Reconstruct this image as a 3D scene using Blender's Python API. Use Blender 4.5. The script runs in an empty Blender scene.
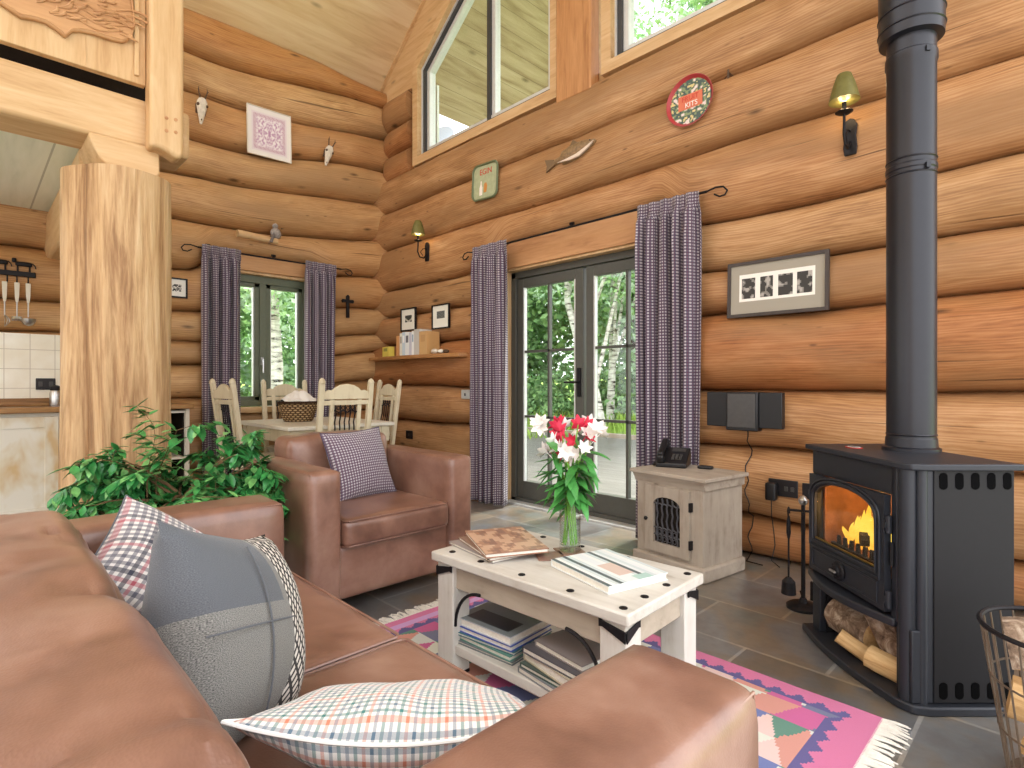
import bpy, bmesh, math, random
from mathutils import Vector, Matrix, Euler, noise
random.seed(7)
PI = math.pi
scene = bpy.context.scene
COL = scene.collection

# ------------------------------------------------------------------ helpers
def lin(v):
    v /= 255.0
    return v / 12.92 if v <= 0.04045 else ((v + 0.055) / 1.055) ** 2.4
def rgb(r, g, b): return (lin(r), lin(g), lin(b), 1.0)

class G:
    """small node-graph writer"""
    def __init__(s, name):
        s.m = bpy.data.materials.new(name); s.m.use_nodes = True
        s.t = s.m.node_tree; s.t.nodes.clear()
        s.out = s.t.nodes.new('ShaderNodeOutputMaterial')
        s.b = None
    def n(s, typ, **kw):
        x = s.t.nodes.new(typ)
        for k, v in kw.items(): setattr(x, k, v)
        return x
    def put(s, sock, v):
        if isinstance(v, bpy.types.NodeSocket): s.t.links.new(v, sock)
        elif v is not None: sock.default_value = v
    def principled(s, color, rough=0.5, metal=0.0, spec=0.5, normal=None, **kw):
        b = s.n('ShaderNodeBsdfPrincipled'); s.b = b
        s.put(b.inputs['Base Color'], color); s.put(b.inputs['Roughness'], rough)
        s.put(b.inputs['Metallic'], metal); s.put(b.inputs['Specular IOR Level'], spec)
        if normal is not None: s.put(b.inputs['Normal'], normal)
        for k, v in kw.items(): s.put(b.inputs[k.replace('_', ' ')], v)
        s.t.links.new(b.outputs[0], s.out.inputs[0]); return s.m
    def uv(s): return s.n('ShaderNodeTexCoord').outputs['UV']
    def obj(s): return s.n('ShaderNodeTexCoord').outputs['Object']
    def map(s, vec, scale=(1, 1, 1), loc=(0, 0, 0), rot=(0, 0, 0)):
        x = s.n('ShaderNodeMapping'); s.put(x.inputs[0], vec)
        x.inputs['Scale'].default_value = scale; x.inputs['Location'].default_value = loc
        x.inputs['Rotation'].default_value = rot; return x.outputs[0]
    def noise(s, vec, scale=5, detail=4, rough=0.55, dist=0.0, col=False):
        x = s.n('ShaderNodeTexNoise'); s.put(x.inputs['Vector'], vec)
        x.inputs['Scale'].default_value = scale; x.inputs['Detail'].default_value = detail
        x.inputs['Roughness'].default_value = rough; x.inputs['Distortion'].default_value = dist
        return x.outputs['Color' if col else 'Fac']
    def voro(s, vec, scale=5, feat='F1', out='Distance', rnd=1.0):
        x = s.n('ShaderNodeTexVoronoi', feature=feat); s.put(x.inputs['Vector'], vec)
        x.inputs['Scale'].default_value = scale; x.inputs['Randomness'].default_value = rnd
        return x.outputs[out]
    def wave(s, vec, scale=5, dist=2, detail=2, dscale=1, axis='Y'):
        x = s.n('ShaderNodeTexWave', bands_direction=axis); s.put(x.inputs['Vector'], vec)
        x.inputs['Scale'].default_value = scale; x.inputs['Distortion'].default_value = dist
        x.inputs['Detail'].default_value = detail; x.inputs['Detail Scale'].default_value = dscale
        return x.outputs['Fac']
    def ramp(s, fac, stops, interp='LINEAR'):
        x = s.n('ShaderNodeValToRGB'); s.put(x.inputs[0], fac); r = x.color_ramp; r.interpolation = interp
        while len(r.elements) < len(stops): r.elements.new(0.5)
        for e, (p, c) in zip(r.elements, stops):
            e.position = p; e.color = c if len(c) == 4 else (*c, 1)
        return x.outputs[0]
    def mix(s, fac, a, b, mode='MIX'):
        x = s.n('ShaderNodeMix', data_type='RGBA', blend_type=mode)
        s.put(x.inputs[0], fac); s.put(x.inputs[6], a); s.put(x.inputs[7], b); return x.outputs[2]
    def math(s, op, a, b=None, c=None):
        x = s.n('ShaderNodeMath', operation=op); s.put(x.inputs[0], a); s.put(x.inputs[1], b)
        if c is not None: s.put(x.inputs[2], c)
        return x.outputs[0]
    def sep(s, vec):
        x = s.n('ShaderNodeSeparateXYZ'); s.put(x.inputs[0], vec); return x.outputs
    def bump(s, h, strength=0.3, dist=0.01):
        x = s.n('ShaderNodeBump'); s.put(x.inputs['Height'], h)
        x.inputs['Strength'].default_value = strength; x.inputs['Distance'].default_value = dist
        return x.outputs[0]
    def attr(s, name, out='Color'):
        x = s.n('ShaderNodeAttribute', attribute_name=name); return x.outputs[out]

W4 = lambda v: (v, v, v, 1)
def plain(name, col, rough=0.5, metal=0.0, spec=0.5, nscale=0, namt=0.15, bumps=0.0, **kw):
    g = G(name)
    c = col; nm = None
    if nscale:
        f = g.noise(g.obj(), nscale, 5, 0.6)
        d = tuple(x * (1 - namt) for x in col[:3]) + (1,); l = tuple(min(1, x * (1 + namt)) for x in col[:3]) + (1,)
        c = g.ramp(f, [(0.3, d), (0.7, l)])
        if bumps: nm = g.bump(f, bumps, 0.01)
    return g.principled(c, rough, metal, spec, nm, **kw)

def wood(name, light, mid, dark, along='X', scale=1.0, rough=0.5, knots=True, bumps=0.15, planks=0, spec=0.35, uvs=False):
    """grained timber; along = axis of the grain"""
    g = G(name)
    v = g.uv() if uvs else g.obj()
    k = {'X': (0.9, 9, 9), 'Y': (9, 0.9, 9), 'Z': (9, 9, 0.9)}[along]
    k = tuple(a * scale for a in k)
    m = g.map(v, k)
    f1 = g.noise(m, 1.6, 7, 0.62, 0.6)
    f2 = g.noise(m, 9, 3, 0.6, 0.2)
    fac = g.math('ADD', g.math('MULTIPLY', f1, 0.75), g.math('MULTIPLY', f2, 0.25))
    c = g.ramp(fac, [(0.30, dark), (0.47, mid), (0.66, light)])
    if knots:
        kk = {'X': (1.5, 4.2, 4.2), 'Y': (4.2, 1.5, 4.2), 'Z': (4.2, 4.2, 1.5)}[along]
        d = g.voro(g.map(v, tuple(a * scale for a in kk)), 1.0)
        kn = g.ramp(d, [(0.03, W4(1)), (0.10, W4(0))])
        c = g.mix(g.math('MULTIPLY', kn, 0.55), c, tuple(x * 0.35 for x in dark[:3]) + (1,))
    return g.principled(c, rough, 0, spec, g.bump(fac, bumps, 0.01))

def log_mat(name, light, mid, dark, ember):
    g = G(name)
    uv = g.uv(); tone = g.attr('tone', 'Fac')
    m = g.map(uv, (1.3, 8.5, 1))
    f1 = g.noise(m, 1.3, 8, 0.66, 1.5)
    f2 = g.noise(g.map(uv, (5.0, 95, 1)), 1.0, 4, 0.7, 0.6)
    w = g.wave(g.map(uv, (0.8, 7.0, 1)), 2.2, 11.0, 3, 1.1, 'Y')
    f3 = g.noise(g.map(uv, (1.6, 4.5, 1)), 1.0, 4, 0.55, 1.2)
    fac = g.math('ADD', g.math('MULTIPLY', f1, 0.42), g.math('MULTIPLY', f2, 0.16))
    fac = g.math('ADD', fac, g.math('ADD', g.math('MULTIPLY', w, 0.10), g.math('MULTIPLY', f3, 0.32)))
    c = g.ramp(fac, [(0.30, dark), (0.48, mid), (0.66, light)])
    c = g.mix(g.math('MULTIPLY', g.math('POWER', tone, 1.5), 0.85), c, ember, 'MULTIPLY')
    big = g.noise(g.map(uv, (0.7, 2.6, 1)), 1.0, 3, 0.5, 0.4)
    c = g.mix(g.ramp(big, [(0.44, W4(0)), (0.64, W4(0.75))]), c, tuple(x * 0.68 for x in mid[:3]) + (1,))
    # knots and drying cracks
    d = g.voro(g.map(uv, (1.7, 4.6, 1)), 1.0)
    kn = g.ramp(d, [(0.035, W4(1)), (0.12, W4(0))])
    c = g.mix(g.math('MULTIPLY', kn, 0.8), c, tuple(x * 0.22 for x in dark[:3]) + (1,))
    d2 = g.voro(g.map(uv, (3.1, 8.7, 1), (3.3, 1.7, 0)), 1.0)
    kn2 = g.ramp(d2, [(0.03, W4(1)), (0.09, W4(0))])
    c = g.mix(g.math('MULTIPLY', kn2, 0.65), c, tuple(x * 0.35 for x in dark[:3]) + (1,))
    cr = g.noise(g.map(uv, (0.6, 26, 1)), 1.0, 2, 0.5, 0.5)
    crk = g.ramp(cr, [(0.70, W4(0)), (0.735, W4(0.75))])
    c = g.mix(crk, c, tuple(x * 0.35 for x in dark[:3]) + (1,))
    h = g.math('SUBTRACT', fac, g.math('MULTIPLY', crk, 0.6))
    return g.principled(c, 0.5, 0, 0.35, g.bump(h, 0.28, 0.02))

def check(name, base, stripes, rough=0.9, rep=1.0, weave=True):
    """woven check on UV in metres. stripes: list of (start, width, colour, weight) inside a repeat of `rep` metres."""
    g = G(name)
    x, y, _ = g.sep(g.uv())
    c = base
    for i, (st, w, col, a) in enumerate(stripes):
        masks = []
        for ax in (x, y):
            p = g.math('FRACT', g.math('DIVIDE', g.math('ADD', ax, 50.0 * rep - st), rep))
            masks.append(g.math('LESS_THAN', p, w / rep))
        tot = g.math('MINIMUM', g.math('MULTIPLY', g.math('ADD', masks[0], masks[1]), a * 0.62), 1.0)
        c = g.mix(tot, c, col)
    f = g.noise(g.map(g.uv(), (900, 900, 1)), 1.0, 1, 0.5)
    c = g.mix(0.35, c, g.mix(f, W4(0.25), W4(1.0)), 'MULTIPLY')
    big = g.noise(g.map(g.uv(), (40, 40, 1)), 1.0, 2, 0.5)
    return g.principled(c, rough, 0, 0.15, g.bump(f, 0.2, 0.002), Sheen_Weight=0.3)

def vcol(name, rough=0.6, spec=0.3, bumpn=0.0, scale=200):
    g = G(name)
    nm = g.bump(g.noise(g.obj(), scale, 2), bumpn, 0.004) if bumpn else None
    return g.principled(g.attr('Col'), rough, 0, spec, nm)

def emis(name, col, strength):
    g = G(name); e = g.n('ShaderNodeEmission'); g.put(e.inputs[0], col); e.inputs[1].default_value = strength
    g.t.links.new(e.outputs[0], g.out.inputs[0]); return g.m

def glass_mat(name, tint=(1, 1, 1, 1), refl=1.0):
    g = G(name)
    t = g.n('ShaderNodeBsdfTransparent'); t.inputs[0].default_value = tint
    s = g.n('ShaderNodeBsdfGlossy'); s.inputs['Roughness'].default_value = 0.02
    # Schlick reflectance, the same from both faces of the pane
    ge = g.n('ShaderNodeNewGeometry'); dp = g.n('ShaderNodeVectorMath', operation='DOT_PRODUCT')
    g.put(dp.inputs[0], ge.outputs['Normal']); g.put(dp.inputs[1], ge.outputs['Incoming'])
    k = g.math('POWER', g.math('SUBTRACT', 1.0, g.math('ABSOLUTE', dp.outputs['Value'])), 5.0)
    fr = g.math('ADD', 0.035, g.math('MULTIPLY', k, 0.9))
    mx = g.n('ShaderNodeMixShader'); g.t.links.new(g.math('MULTIPLY', fr, refl), mx.inputs[0])
    g.t.links.new(t.outputs[0], mx.inputs[1]); g.t.links.new(s.outputs[0], mx.inputs[2])
    g.t.links.new(mx.outputs[0], g.out.inputs[0]); return g.m

class MB:
    """collects geometry for ONE mesh object"""
    def __init__(s):
        s.v = []; s.f = []; s.mi = []; s.uv = []; s.col = []; s.M = Matrix.Identity(4); s.mat = 0; s.c = None
    def add(s, verts, faces, uvs=None, cols=None):
        o = len(s.v)
        s.v += [tuple(s.M @ Vector(p)) for p in verts]
        for i, f in enumerate(faces):
            s.f.append([o + k for k in f]); s.mi.append(s.mat)
            s.uv.append([uvs[k] for k in f] if uvs else None)
            s.col.append(cols[i] if cols else s.c)
        return s
    def box(s, x0, x1, y0, y1, z0, z1):
        return s.add([(x0,y0,z0),(x1,y0,z0),(x1,y1,z0),(x0,y1,z0),(x0,y0,z1),(x1,y0,z1),(x1,y1,z1),(x0,y1,z1)],
                     [(3,2,1,0),(4,5,6,7),(0,1,5,4),(1,2,6,5),(2,3,7,6),(3,0,4,7)])
    def cbox(s, c, d): 
        return s.box(c[0]-d[0]/2, c[0]+d[0]/2, c[1]-d[1]/2, c[1]+d[1]/2, c[2]-d[2]/2, c[2]+d[2]/2)
    def bar(s, p0, p1, w, h, up=(0, 0, 1)):
        p0, p1 = Vector(p0), Vector(p1); d = (p1 - p0).normalized(); u = Vector(up)
        if abs(d.dot(u)) > 0.99: u = Vector((1, 0, 0))
        sd = d.cross(u).normalized(); u = sd.cross(d)
        vs = []
        for p in (p0, p1):
            for a, b in ((-1,-1),(1,-1),(1,1),(-1,1)): vs.append(p + sd*a*w/2 + u*b*h/2)
        return s.add(vs, [(3,2,1,0),(4,5,6,7),(0,1,5,4),(1,2,6,5),(2,3,7,6),(3,0,4,7)])
    def prism(s, pts, lo, hi, axis='z'):
        """polygon pts (a,b) extruded from lo to hi along axis (x: (y,z), y: (x,z), z: (x,y))"""
        mk = {'z': lambda a,b,t:(a,b,t), 'y': lambda a,b,t:(a,t,b), 'x': lambda a,b,t:(t,a,b)}[axis]
        n = len(pts)
        vs = [mk(a,b,lo) for a,b in pts] + [mk(a,b,hi) for a,b in pts]
        fs = [tuple(range(n))[::-1], tuple(range(n, 2*n))] + [(i,(i+1)%n,n+(i+1)%n,n+i) for i in range(n)]
        return s.add(vs, fs)
    def tube(s, pts, r, n=8, caps=True):
        P = [Vector(p) for p in pts]; rs = r if isinstance(r, (list, tuple)) else [r]*len(P)
        vs = []; fs = []; prev = None
        for i, p in enumerate(P):
            t = (P[min(i+1,len(P)-1)] - P[max(i-1,0)])
            t = t.normalized() if t.length > 1e-9 else Vector((0,0,1))
            if prev is None:
                a = Vector((0,0,1)) if abs(t.z) < 0.9 else Vector((1,0,0))
                u = t.cross(a).normalized()
            else:
                u = (prev - t*prev.dot(t)); u = u.normalized() if u.length > 1e-6 else t.orthogonal().normalized()
            prev = u; w = t.cross(u)
            for k in range(n):
                a = 2*PI*k/n; vs.append(p + (u*math.cos(a) + w*math.sin(a))*rs[i])
        for i in range(len(P)-1):
            for k in range(n):
                fs.append((i*n+k, i*n+(k+1)%n, (i+1)*n+(k+1)%n, (i+1)*n+k))
        if caps:
            fs.append(tuple(range(n))[::-1]); fs.append(tuple((len(P)-1)*n+k for k in range(n)))
        return s.add(vs, fs)
    def cyl(s, p0, p1, r0, r1=None, n=16): return s.tube([p0, p1], [r0, r0 if r1 is None else r1], n)
    def lathe(s, prof, n=24, c=(0,0,0)):
        """prof (r,z) revolved about z"""
        vs = []; fs = []
        for r, z in prof:
            for k in range(n):
                a = 2*PI*k/n; vs.append((c[0]+r*math.cos(a), c[1]+r*math.sin(a), c[2]+z))
        for i in range(len(prof)-1):
            for k in range(n):
                fs.append((i*n+k, i*n+(k+1)%n, (i+1)*n+(k+1)%n, (i+1)*n+k))
        if prof[0][0] > 1e-6: fs.append(tuple(range(n))[::-1])
        if prof[-1][0] > 1e-6: fs.append(tuple((len(prof)-1)*n+k for k in range(n)))
        return s.add(vs, fs)
    def ball(s, c, r, n=10, sq=(1,1,1)):
        pr = [(max(1e-5, r*math.sin(PI*i/n)), -r*math.cos(PI*i/n)) for i in range(n+1)]
        old = s.M; s.M = old @ Matrix.Translation(c) @ Matrix.Diagonal((*sq, 1)); s.lathe(pr, n*2); s.M = old; return s
    def soft(s, x0, x1, y0, y1, z0, z1, r=0.05, puff=(0,0,0), n=10, wob=0.0, seed=0, wf=6, fold=0.0):
        """upholstered block: rounded edges, faces bulging by puff"""
        bm = bmesh.new(); bmesh.ops.create_cube(bm, size=2)
        bmesh.ops.subdivide_edges(bm, edges=bm.edges[:], cuts=n, use_grid_fill=True)
        h = Vector(((x1-x0)/2,(y1-y0)/2,(z1-z0)/2)); c = Vector(((x0+x1)/2,(y0+y1)/2,(z0+z1)/2))
        vs = []
        for v in bm.verts:
            p = v.co.copy()
            q = Vector((0,0,0))
            for i in range(3):
                t = p[i]; e = 1 - abs(t)      # denser near the edges
                q[i] = math.copysign(1 - e**1.5, t) if abs(t) < 1 else t
            P = Vector((q[0]*h[0], q[1]*h[1], q[2]*h[2]))
            inn = Vector([max(-h[i]+r, min(h[i]-r, P[i])) for i in range(3)])
            d = P - inn
            if d.length > 1e-9: P = inn + d.normalized()*min(r, max(d.length, r if max(abs(p[i]) for i in range(3)) > 0.999 else d.length))
            for i in range(3):
                if puff[i]:
                    j, k = (i+1) % 3, (i+2) % 3
                    P[i] += puff[i]*math.copysign(1, p[i])*abs(p[i])*(1-q[j]**2)**0.7*(1-q[k]**2)**0.7 if abs(p[i]) > .01 else 0
            if wob:
                P += P.normalized()*wob*(noise.noise((c+P)*wf + Vector((seed*7.1,0,0))))
            if fold:      # soft creases running across the top of the hide
                w_ = P[0]*9 + 1.6*noise.noise(Vector((P[0]*2.2, P[1]*5, seed)))
                k_ = max(0, 1 - abs((w_ % 1) - .5)*5)*max(0, noise.noise(Vector((math.floor(w_)*3.7, P[1]*3.5, seed+2)))+.25)
                P[2] -= fold*k_*max(0, p[2])
            vs.append(c + P)
        bm.verts.index_update()
        fs = [[v.index for v in f.verts] for f in bm.faces]; bm.free()
        return s.add(vs, fs)
    def grid(s, nu, nv, fn, uvf=None, colf=None, double=0):
        vs = []; uv = []; 
        for j in range(nv+1):
            for i in range(nu+1):
                vs.append(fn(i/nu, j/nv)); uv.append(uvf(i/nu, j/nv) if uvf else (i/nu, j/nv))
        fs = []; cs = []
        for j in range(nv):
            for i in range(nu):
                a = j*(nu+1)+i; fs.append((a, a+1, a+nu+2, a+nu+1))
                cs.append(colf((i+.5)/nu, (j+.5)/nv) if colf else s.c)
        return s.add(vs, fs, uv, cs)
    def pillow(s, w, h, T, n=18, inset=0.07, seed=0, wr=0.01, sag=0.0):
        """stuffed cushion in the local XZ plane (width x, height z), thickness along y"""
        for sd in (-1, 1):
            def fn(u, v):
                x, z = 2*u-1, 2*v-1
                X = x*(1-inset*(1-z*z)) * w/2; Z = z*(1-inset*(1-x*x)) * h/2
                t = max(0.0, (1-x*x)*(1-z*z))**0.5
                y = sd*T/2*(t*1.0)
                k = noise.noise(Vector((X*7+seed*3.3, Z*7, sd*2.0)))*wr + noise.noise(Vector((X*16+seed, Z*5, sd)))*wr*0.5
                return (X, y + sd*k*min(1, t*2) - sag*(1-x*x)*(.5+.5*z), Z)
            s.grid(n, n, fn if sd > 0 else (lambda u, v: fn(1-u, v)), lambda u, v: (((u if sd > 0 else 1-u)-.5)*w+5, (v-.5)*h+5))
        return s
    def build(s, name, mat, parent=None, bev=0.0, smooth=True, ang=35, seg=2, loc=None, rot=None, merge=False):
        me = bpy.data.meshes.new(name); me.from_pydata(s.v, [], s.f)
        mats = mat if isinstance(mat, (list, tuple)) else [mat]
        for m in mats: me.materials.append(m)
        if len(mats) > 1:
            me.polygons.foreach_set('material_index', s.mi)
        if any(u is not None for u in s.uv):
            L = me.uv_layers.new(name='UVMap'); k = 0
            for f, u in zip(s.f, s.uv):
                for q in range(len(f)):
                    L.data[k].uv = u[q] if u else (0, 0); k += 1
        if any(c is not None for c in s.col):
            A = me.color_attributes.new('Col', 'FLOAT_COLOR', 'CORNER'); k = 0
            for f, c in zip(s.f, s.col):
                cc = c if c else (0.5, 0.5, 0.5, 1)
                for q in range(len(f)): A.data[k].color = cc; k += 1
        me.validate(); 
        if merge:
            bm = bmesh.new(); bm.from_mesh(me); bmesh.ops.remove_doubles(bm, verts=bm.verts[:], dist=1e-5)
            bmesh.ops.recalc_face_normals(bm, faces=bm.faces[:]); bm.to_mesh(me); bm.free()
        if smooth:
            me.polygons.foreach_set('use_smooth', [True]*len(me.polygons))
            me.set_sharp_from_angle(angle=math.radians(ang))
        me.update()
        o = bpy.data.objects.new(name, me); COL.objects.link(o)
        if parent is not None: o.parent = parent
        if loc is not None: o.location = loc
        if rot is not None: o.rotation_euler = rot
        if bev:
            b = o.modifiers.new('soft_edges', 'BEVEL'); b.width = bev; b.segments = seg; b.limit_method = 'ANGLE'; b.angle_limit = math.radians(40)
            b.harden_normals = False
        return o

def tag(o, label, cat, group=None, kind=None):
    if label: o['label'] = label
    if cat: o['category'] = cat
    if group: o['group'] = group
    if kind: o['kind'] = kind
    return o
def thing(name, label, cat, loc=(0,0,0), rz=0.0, group=None, rot=None):
    o = bpy.data.objects.new(name, None); COL.objects.link(o); o.empty_display_size = 0.1
    o.location = loc; o.rotation_euler = rot if rot else (0, 0, rz)
    return tag(o, label, cat, group)
def struct(o, label=None):
    o['kind'] = 'structure'
    if label: o['label'] = label
    return o
def copy_tree(o, parent=None):
    c = o.copy(); COL.objects.link(c); c.parent = parent
    for ch in list(o.children): copy_tree(ch, c)
    return c
def R(d): return math.radians(d)

# ------------------------------------------------------------------ materials
M = {}
M['log'] = log_mat('peeled_log', rgb(206,168,124), rgb(178,134,90), rgb(124,86,54), rgb(220,172,130))
M['log_left'] = log_mat('peeled_log_pale', rgb(216,180,130), rgb(194,152,104), rgb(146,104,64), rgb(226,186,144))
M['pine'] = wood('pale_pine', rgb(218,188,144), rgb(206,170,124), rgb(184,144,98), 'Y', 1.0, 0.5)
M['pine_x'] = wood('pale_pine_x', rgb(218,188,144), rgb(206,170,124), rgb(184,144,98), 'X', 1.0, 0.5)
M['pine_z'] = wood('pale_pine_z', rgb(218,188,144), rgb(206,170,124), rgb(184,144,98), 'Z', 1.0, 0.5)
M['board_post'] = wood('orange_post', rgb(202,150,100), rgb(184,132,84), rgb(150,100,60), 'Z', 1.0, 0.5)
M['header'] = wood('header_board', rgb(204,156,110), rgb(190,140,96), rgb(158,108,68), 'X', 0.8, 0.5)
M['header_y'] = wood('header_board_y', rgb(206,162,116), rgb(192,146,102), rgb(160,114,74), 'Y', 0.8, 0.5)

def ceiling_mat(name, light, mid, dark, w=0.14, axis=0, groove=True):
    g = G(name); v = g.obj(); s = g.sep(v)
    f1 = g.noise(g.map(v, (8, 0.8, 8) if axis == 0 else (0.8, 8, 8)), 1.4, 6, 0.6, 0.5)
    c = g.ramp(f1, [(0.3, dark), (0.48, mid), (0.66, light)])
    p = g.math('DIVIDE', s[axis], w)
    cell = g.math('FLOOR', p)
    wn = g.n('ShaderNodeTexWhiteNoise', noise_dimensions='1D'); g.put(wn.inputs['W'], cell)
    c = g.mix(g.math('MULTIPLY', wn.outputs[0], 0.22), c, mid, 'MULTIPLY')
    gr = g.math('LESS_THAN', g.math('FRACT', p), 0.035)
    if groove: c = g.mix(g.math('MULTIPLY', gr, 0.6), c, tuple(x*0.4 for x in dark[:3])+(1,))
    d = g.voro(g.map(v, (5.2, 1.6, 3) if axis == 0 else (1.6, 5.2, 3)), 1.0)
    kn = g.ramp(d, [(0.05, W4(1)), (0.14, W4(0))])
    c = g.mix(g.math('MULTIPLY', kn, 0.7), c, tuple(x*0.35 for x in dark[:3])+(1,))
    return g.principled(c, 0.5, 0, 0.3, g.bump(g.math('SUBTRACT', 1.0, gr), 0.4, 0.008))
M['ceiling'] = ceiling_mat('ceiling_boards', rgb(232,212,176), rgb(224,200,160), rgb(206,176,136), 0.16, 0, False)
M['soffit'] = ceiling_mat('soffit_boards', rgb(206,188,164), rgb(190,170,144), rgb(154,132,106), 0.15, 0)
M['kitchen_ceiling'] = ceiling_mat('kitchen_ceiling_boards', rgb(238,242,228), rgb(230,235,219), rgb(214,220,203), 0.3, 1)
M['column'] = None
def column_mat():
    g = G('stripped_trunk'); v = g.obj()
    m = g.map(v, (6.5, 6.5, 0.4))
    f1 = g.noise(m, 1.25, 6, 0.62, 0.7)
    f2 = g.noise(g.map(v, (45, 45, 3.5)), 1.0, 4, 0.65, 0.3)
    fac = g.math('ADD', g.math('MULTIPLY', f1, 0.7), g.math('MULTIPLY', f2, 0.3))
    c = g.ramp(fac, [(0.33, rgb(104,76,52)), (0.43, rgb(154,117,80)), (0.53, rgb(194,159,116)), (0.66, rgb(214,187,148))])
    d = g.voro(g.map(v, (3.4, 3.4, 1.3)), 1.0)
    kn = g.ramp(d, [(0.03, W4(1)), (0.1, W4(0))])
    c = g.mix(g.math('MULTIPLY', kn, 0.5), c, rgb(120,80,48))
    return g.principled(c, 0.55, 0, 0.3, g.bump(fac, 0.6, 0.03))
M['column'] = column_mat()

def slate():
    g = G('slate_tiles'); v = g.obj()
    b = g.n('ShaderNodeTexBrick'); g.put(b.inputs['Vector'], g.map(v, (1,1,1), (0.12, 0.17, 0)))
    b.offset = 0.5; b.inputs['Scale'].default_value = 1.0
    b.inputs['Brick Width'].default_value = 0.6; b.inputs['Row Height'].default_value = 0.4
    b.inputs['Mortar Size'].default_value = 0.007; b.inputs['Mortar Smooth'].default_value = 0.1
    b.inputs['Color1'].default_value = rgb(112,112,112); b.inputs['Color2'].default_value = rgb(150,147,143)
    b.inputs['Mortar'].default_value = rgb(176,173,168); b.inputs['Bias'].default_value = 0.0
    n1 = g.noise(v, 2.3, 5, 0.6, 0.4)
    c = g.mix(0.9, b.outputs[0], g.ramp(n1, [(0.3, rgb(178,158,148)), (0.44, rgb(206,214,220)), (0.56, rgb(222,196,160)), (0.68, rgb(176,194,190))]), 'MULTIPLY')
    n2 = g.noise(v, 14, 6, 0.65, 0.3)
    c = g.mix(g.ramp(n2, [(0.42, W4(0)), (0.75, W4(0.4))]), c, rgb(74,72,72))
    h = g.math('SUBTRACT', g.noise(v, 9, 5, 0.6, 0.6), g.math('MULTIPLY', b.outputs['Fac'], 0.8))
    rg = g.ramp(n2, [(0.3, W4(0.34)), (0.7, W4(0.5))])
    return g.principled(c, rg, 0, 0.5, g.bump(h, 0.22, 0.008), Coat_Weight=1.0, Coat_Roughness=0.29, Coat_IOR=1.75)
M['slate'] = slate()

def leather(name='brown_leather', a=rgb(102,70,57), b_=rgb(136,99,82), c_=rgb(162,128,110)):
    g = G(name); v = g.obj()
    f = g.noise(v, 3.2, 5, 0.55, 0.5); f2 = g.noise(v, 10, 4, 0.6)
    fac = g.math('ADD', g.math('MULTIPLY', f, 0.7), g.math('MULTIPLY', f2, 0.3))
    c = g.ramp(fac, [(0.33, a), (0.5, b_), (0.68, c_)])
    gr = g.voro(v, 260)
    h = g.math('ADD', g.math('MULTIPLY', gr, 0.10), g.math('MULTIPLY', g.noise(v, 5, 2, 0.5, 0.3), 0.5))
    return g.principled(c, g.ramp(f2, [(0.3, W4(0.31)), (0.7, W4(0.42))]), 0, 0.6, g.bump(h, 0.14, 0.02), Coat_Weight=0.35, Coat_Roughness=0.29)
M['leather'] = leather()

def painted(name, paint, wear, amt=0.5, rough=0.55, along='X', sc=1.0):
    g = G(name); v = g.obj()
    k = {'X': (1.2, 10, 10), 'Y': (10, 1.2, 10), 'Z': (10, 10, 1.2)}[along]
    f = g.noise(g.map(v, tuple(q*sc for q in k)), 1.5, 7, 0.65, 0.4)
    f2 = g.noise(v, 6*sc, 4, 0.6)
    fac = g.math('ADD', g.math('MULTIPLY', f, 0.6), g.math('MULTIPLY', f2, 0.4))
    mid = tuple((p*0.75+w*0.25) for p, w in zip(paint, wear))
    c = g.ramp(fac, [(0.30, wear), (0.30+0.22*amt, mid), (0.34+0.36*amt, paint)])
    return g.principled(c, rough, 0, 0.3, g.bump(fac, 0.2, 0.01))
M['whitewash'] = painted('whitewashed_wood', rgb(206,202,192), rgb(152,140,122), 0.62, 0.5, 'X')
M['whitewash_z'] = painted('whitewashed_wood_z', rgb(208,204,195), rgb(164,152,134), 0.5, 0.55, 'Z')
M['apron'] = painted('worn_grey_apron', rgb(182,170,152), rgb(136,122,104), 0.6, 0.55, 'X')
M['slot'] = plain('black_slot', rgb(8,8,9), 0.9, 0, 0.05)
M['greywood'] = painted('weathered_grey_wood', rgb(176,164,148), rgb(122,108,94), 0.75, 0.6, 'Z')
M['greywood_x'] = painted('weathered_grey_wood_x', rgb(176,164,148), rgb(122,108,94), 0.75, 0.6, 'X')
M['cream'] = painted('cream_distressed_paint', rgb(210,198,168), rgb(160,136,100), 0.5, 0.5, 'Z')
M['cream_white'] = painted('white_distressed_paint', rgb(222,216,200), rgb(180,160,130), 0.4, 0.5, 'Z')
def knotty():
    g = G('painted_knotty_door'); v = g.obj()
    f = g.noise(g.map(v, (4, 4, 2.2)), 1.6, 3, 0.5, 0.3)
    c = g.ramp(f, [(0.30, rgb(204,176,132)), (0.42, rgb(216,206,182)), (0.52, rgb(224,220,206))])
    d = g.voro(g.map(v, (5, 5, 3)), 1.0)
    c = g.mix(g.math('MULTIPLY', g.ramp(d, [(0.04, W4(1)), (0.12, W4(0))]), 0.6), c, rgb(120,84,54))
    return g.principled(c, 0.5, 0, 0.3)
M['kitchen_door'] = knotty()
M['worktop'] = wood('worktop_oak', rgb(178,138,86), rgb(142,102,58), rgb(90,62,36), 'Y', 1.5, 0.4)
M['shelf_wood'] = wood('shelf_wood', rgb(188,138,86), rgb(160,110,62), rgb(110,70,38), 'X', 1.5, 0.5)
M['black_iron'] = plain('black_iron', rgb(38,36,38), 0.5, 0.6, 0.4, 40, 0.2, 0.1)
M['stove_iron'] = plain('stove_iron', rgb(40,43,50), 0.46, 0.2, 0.5, 60, 0.06, 0.03)
M['stove_dark'] = plain('stove_dark', rgb(17,16,20), 0.65, 0.1, 0.4, 40, 0.1)
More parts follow.
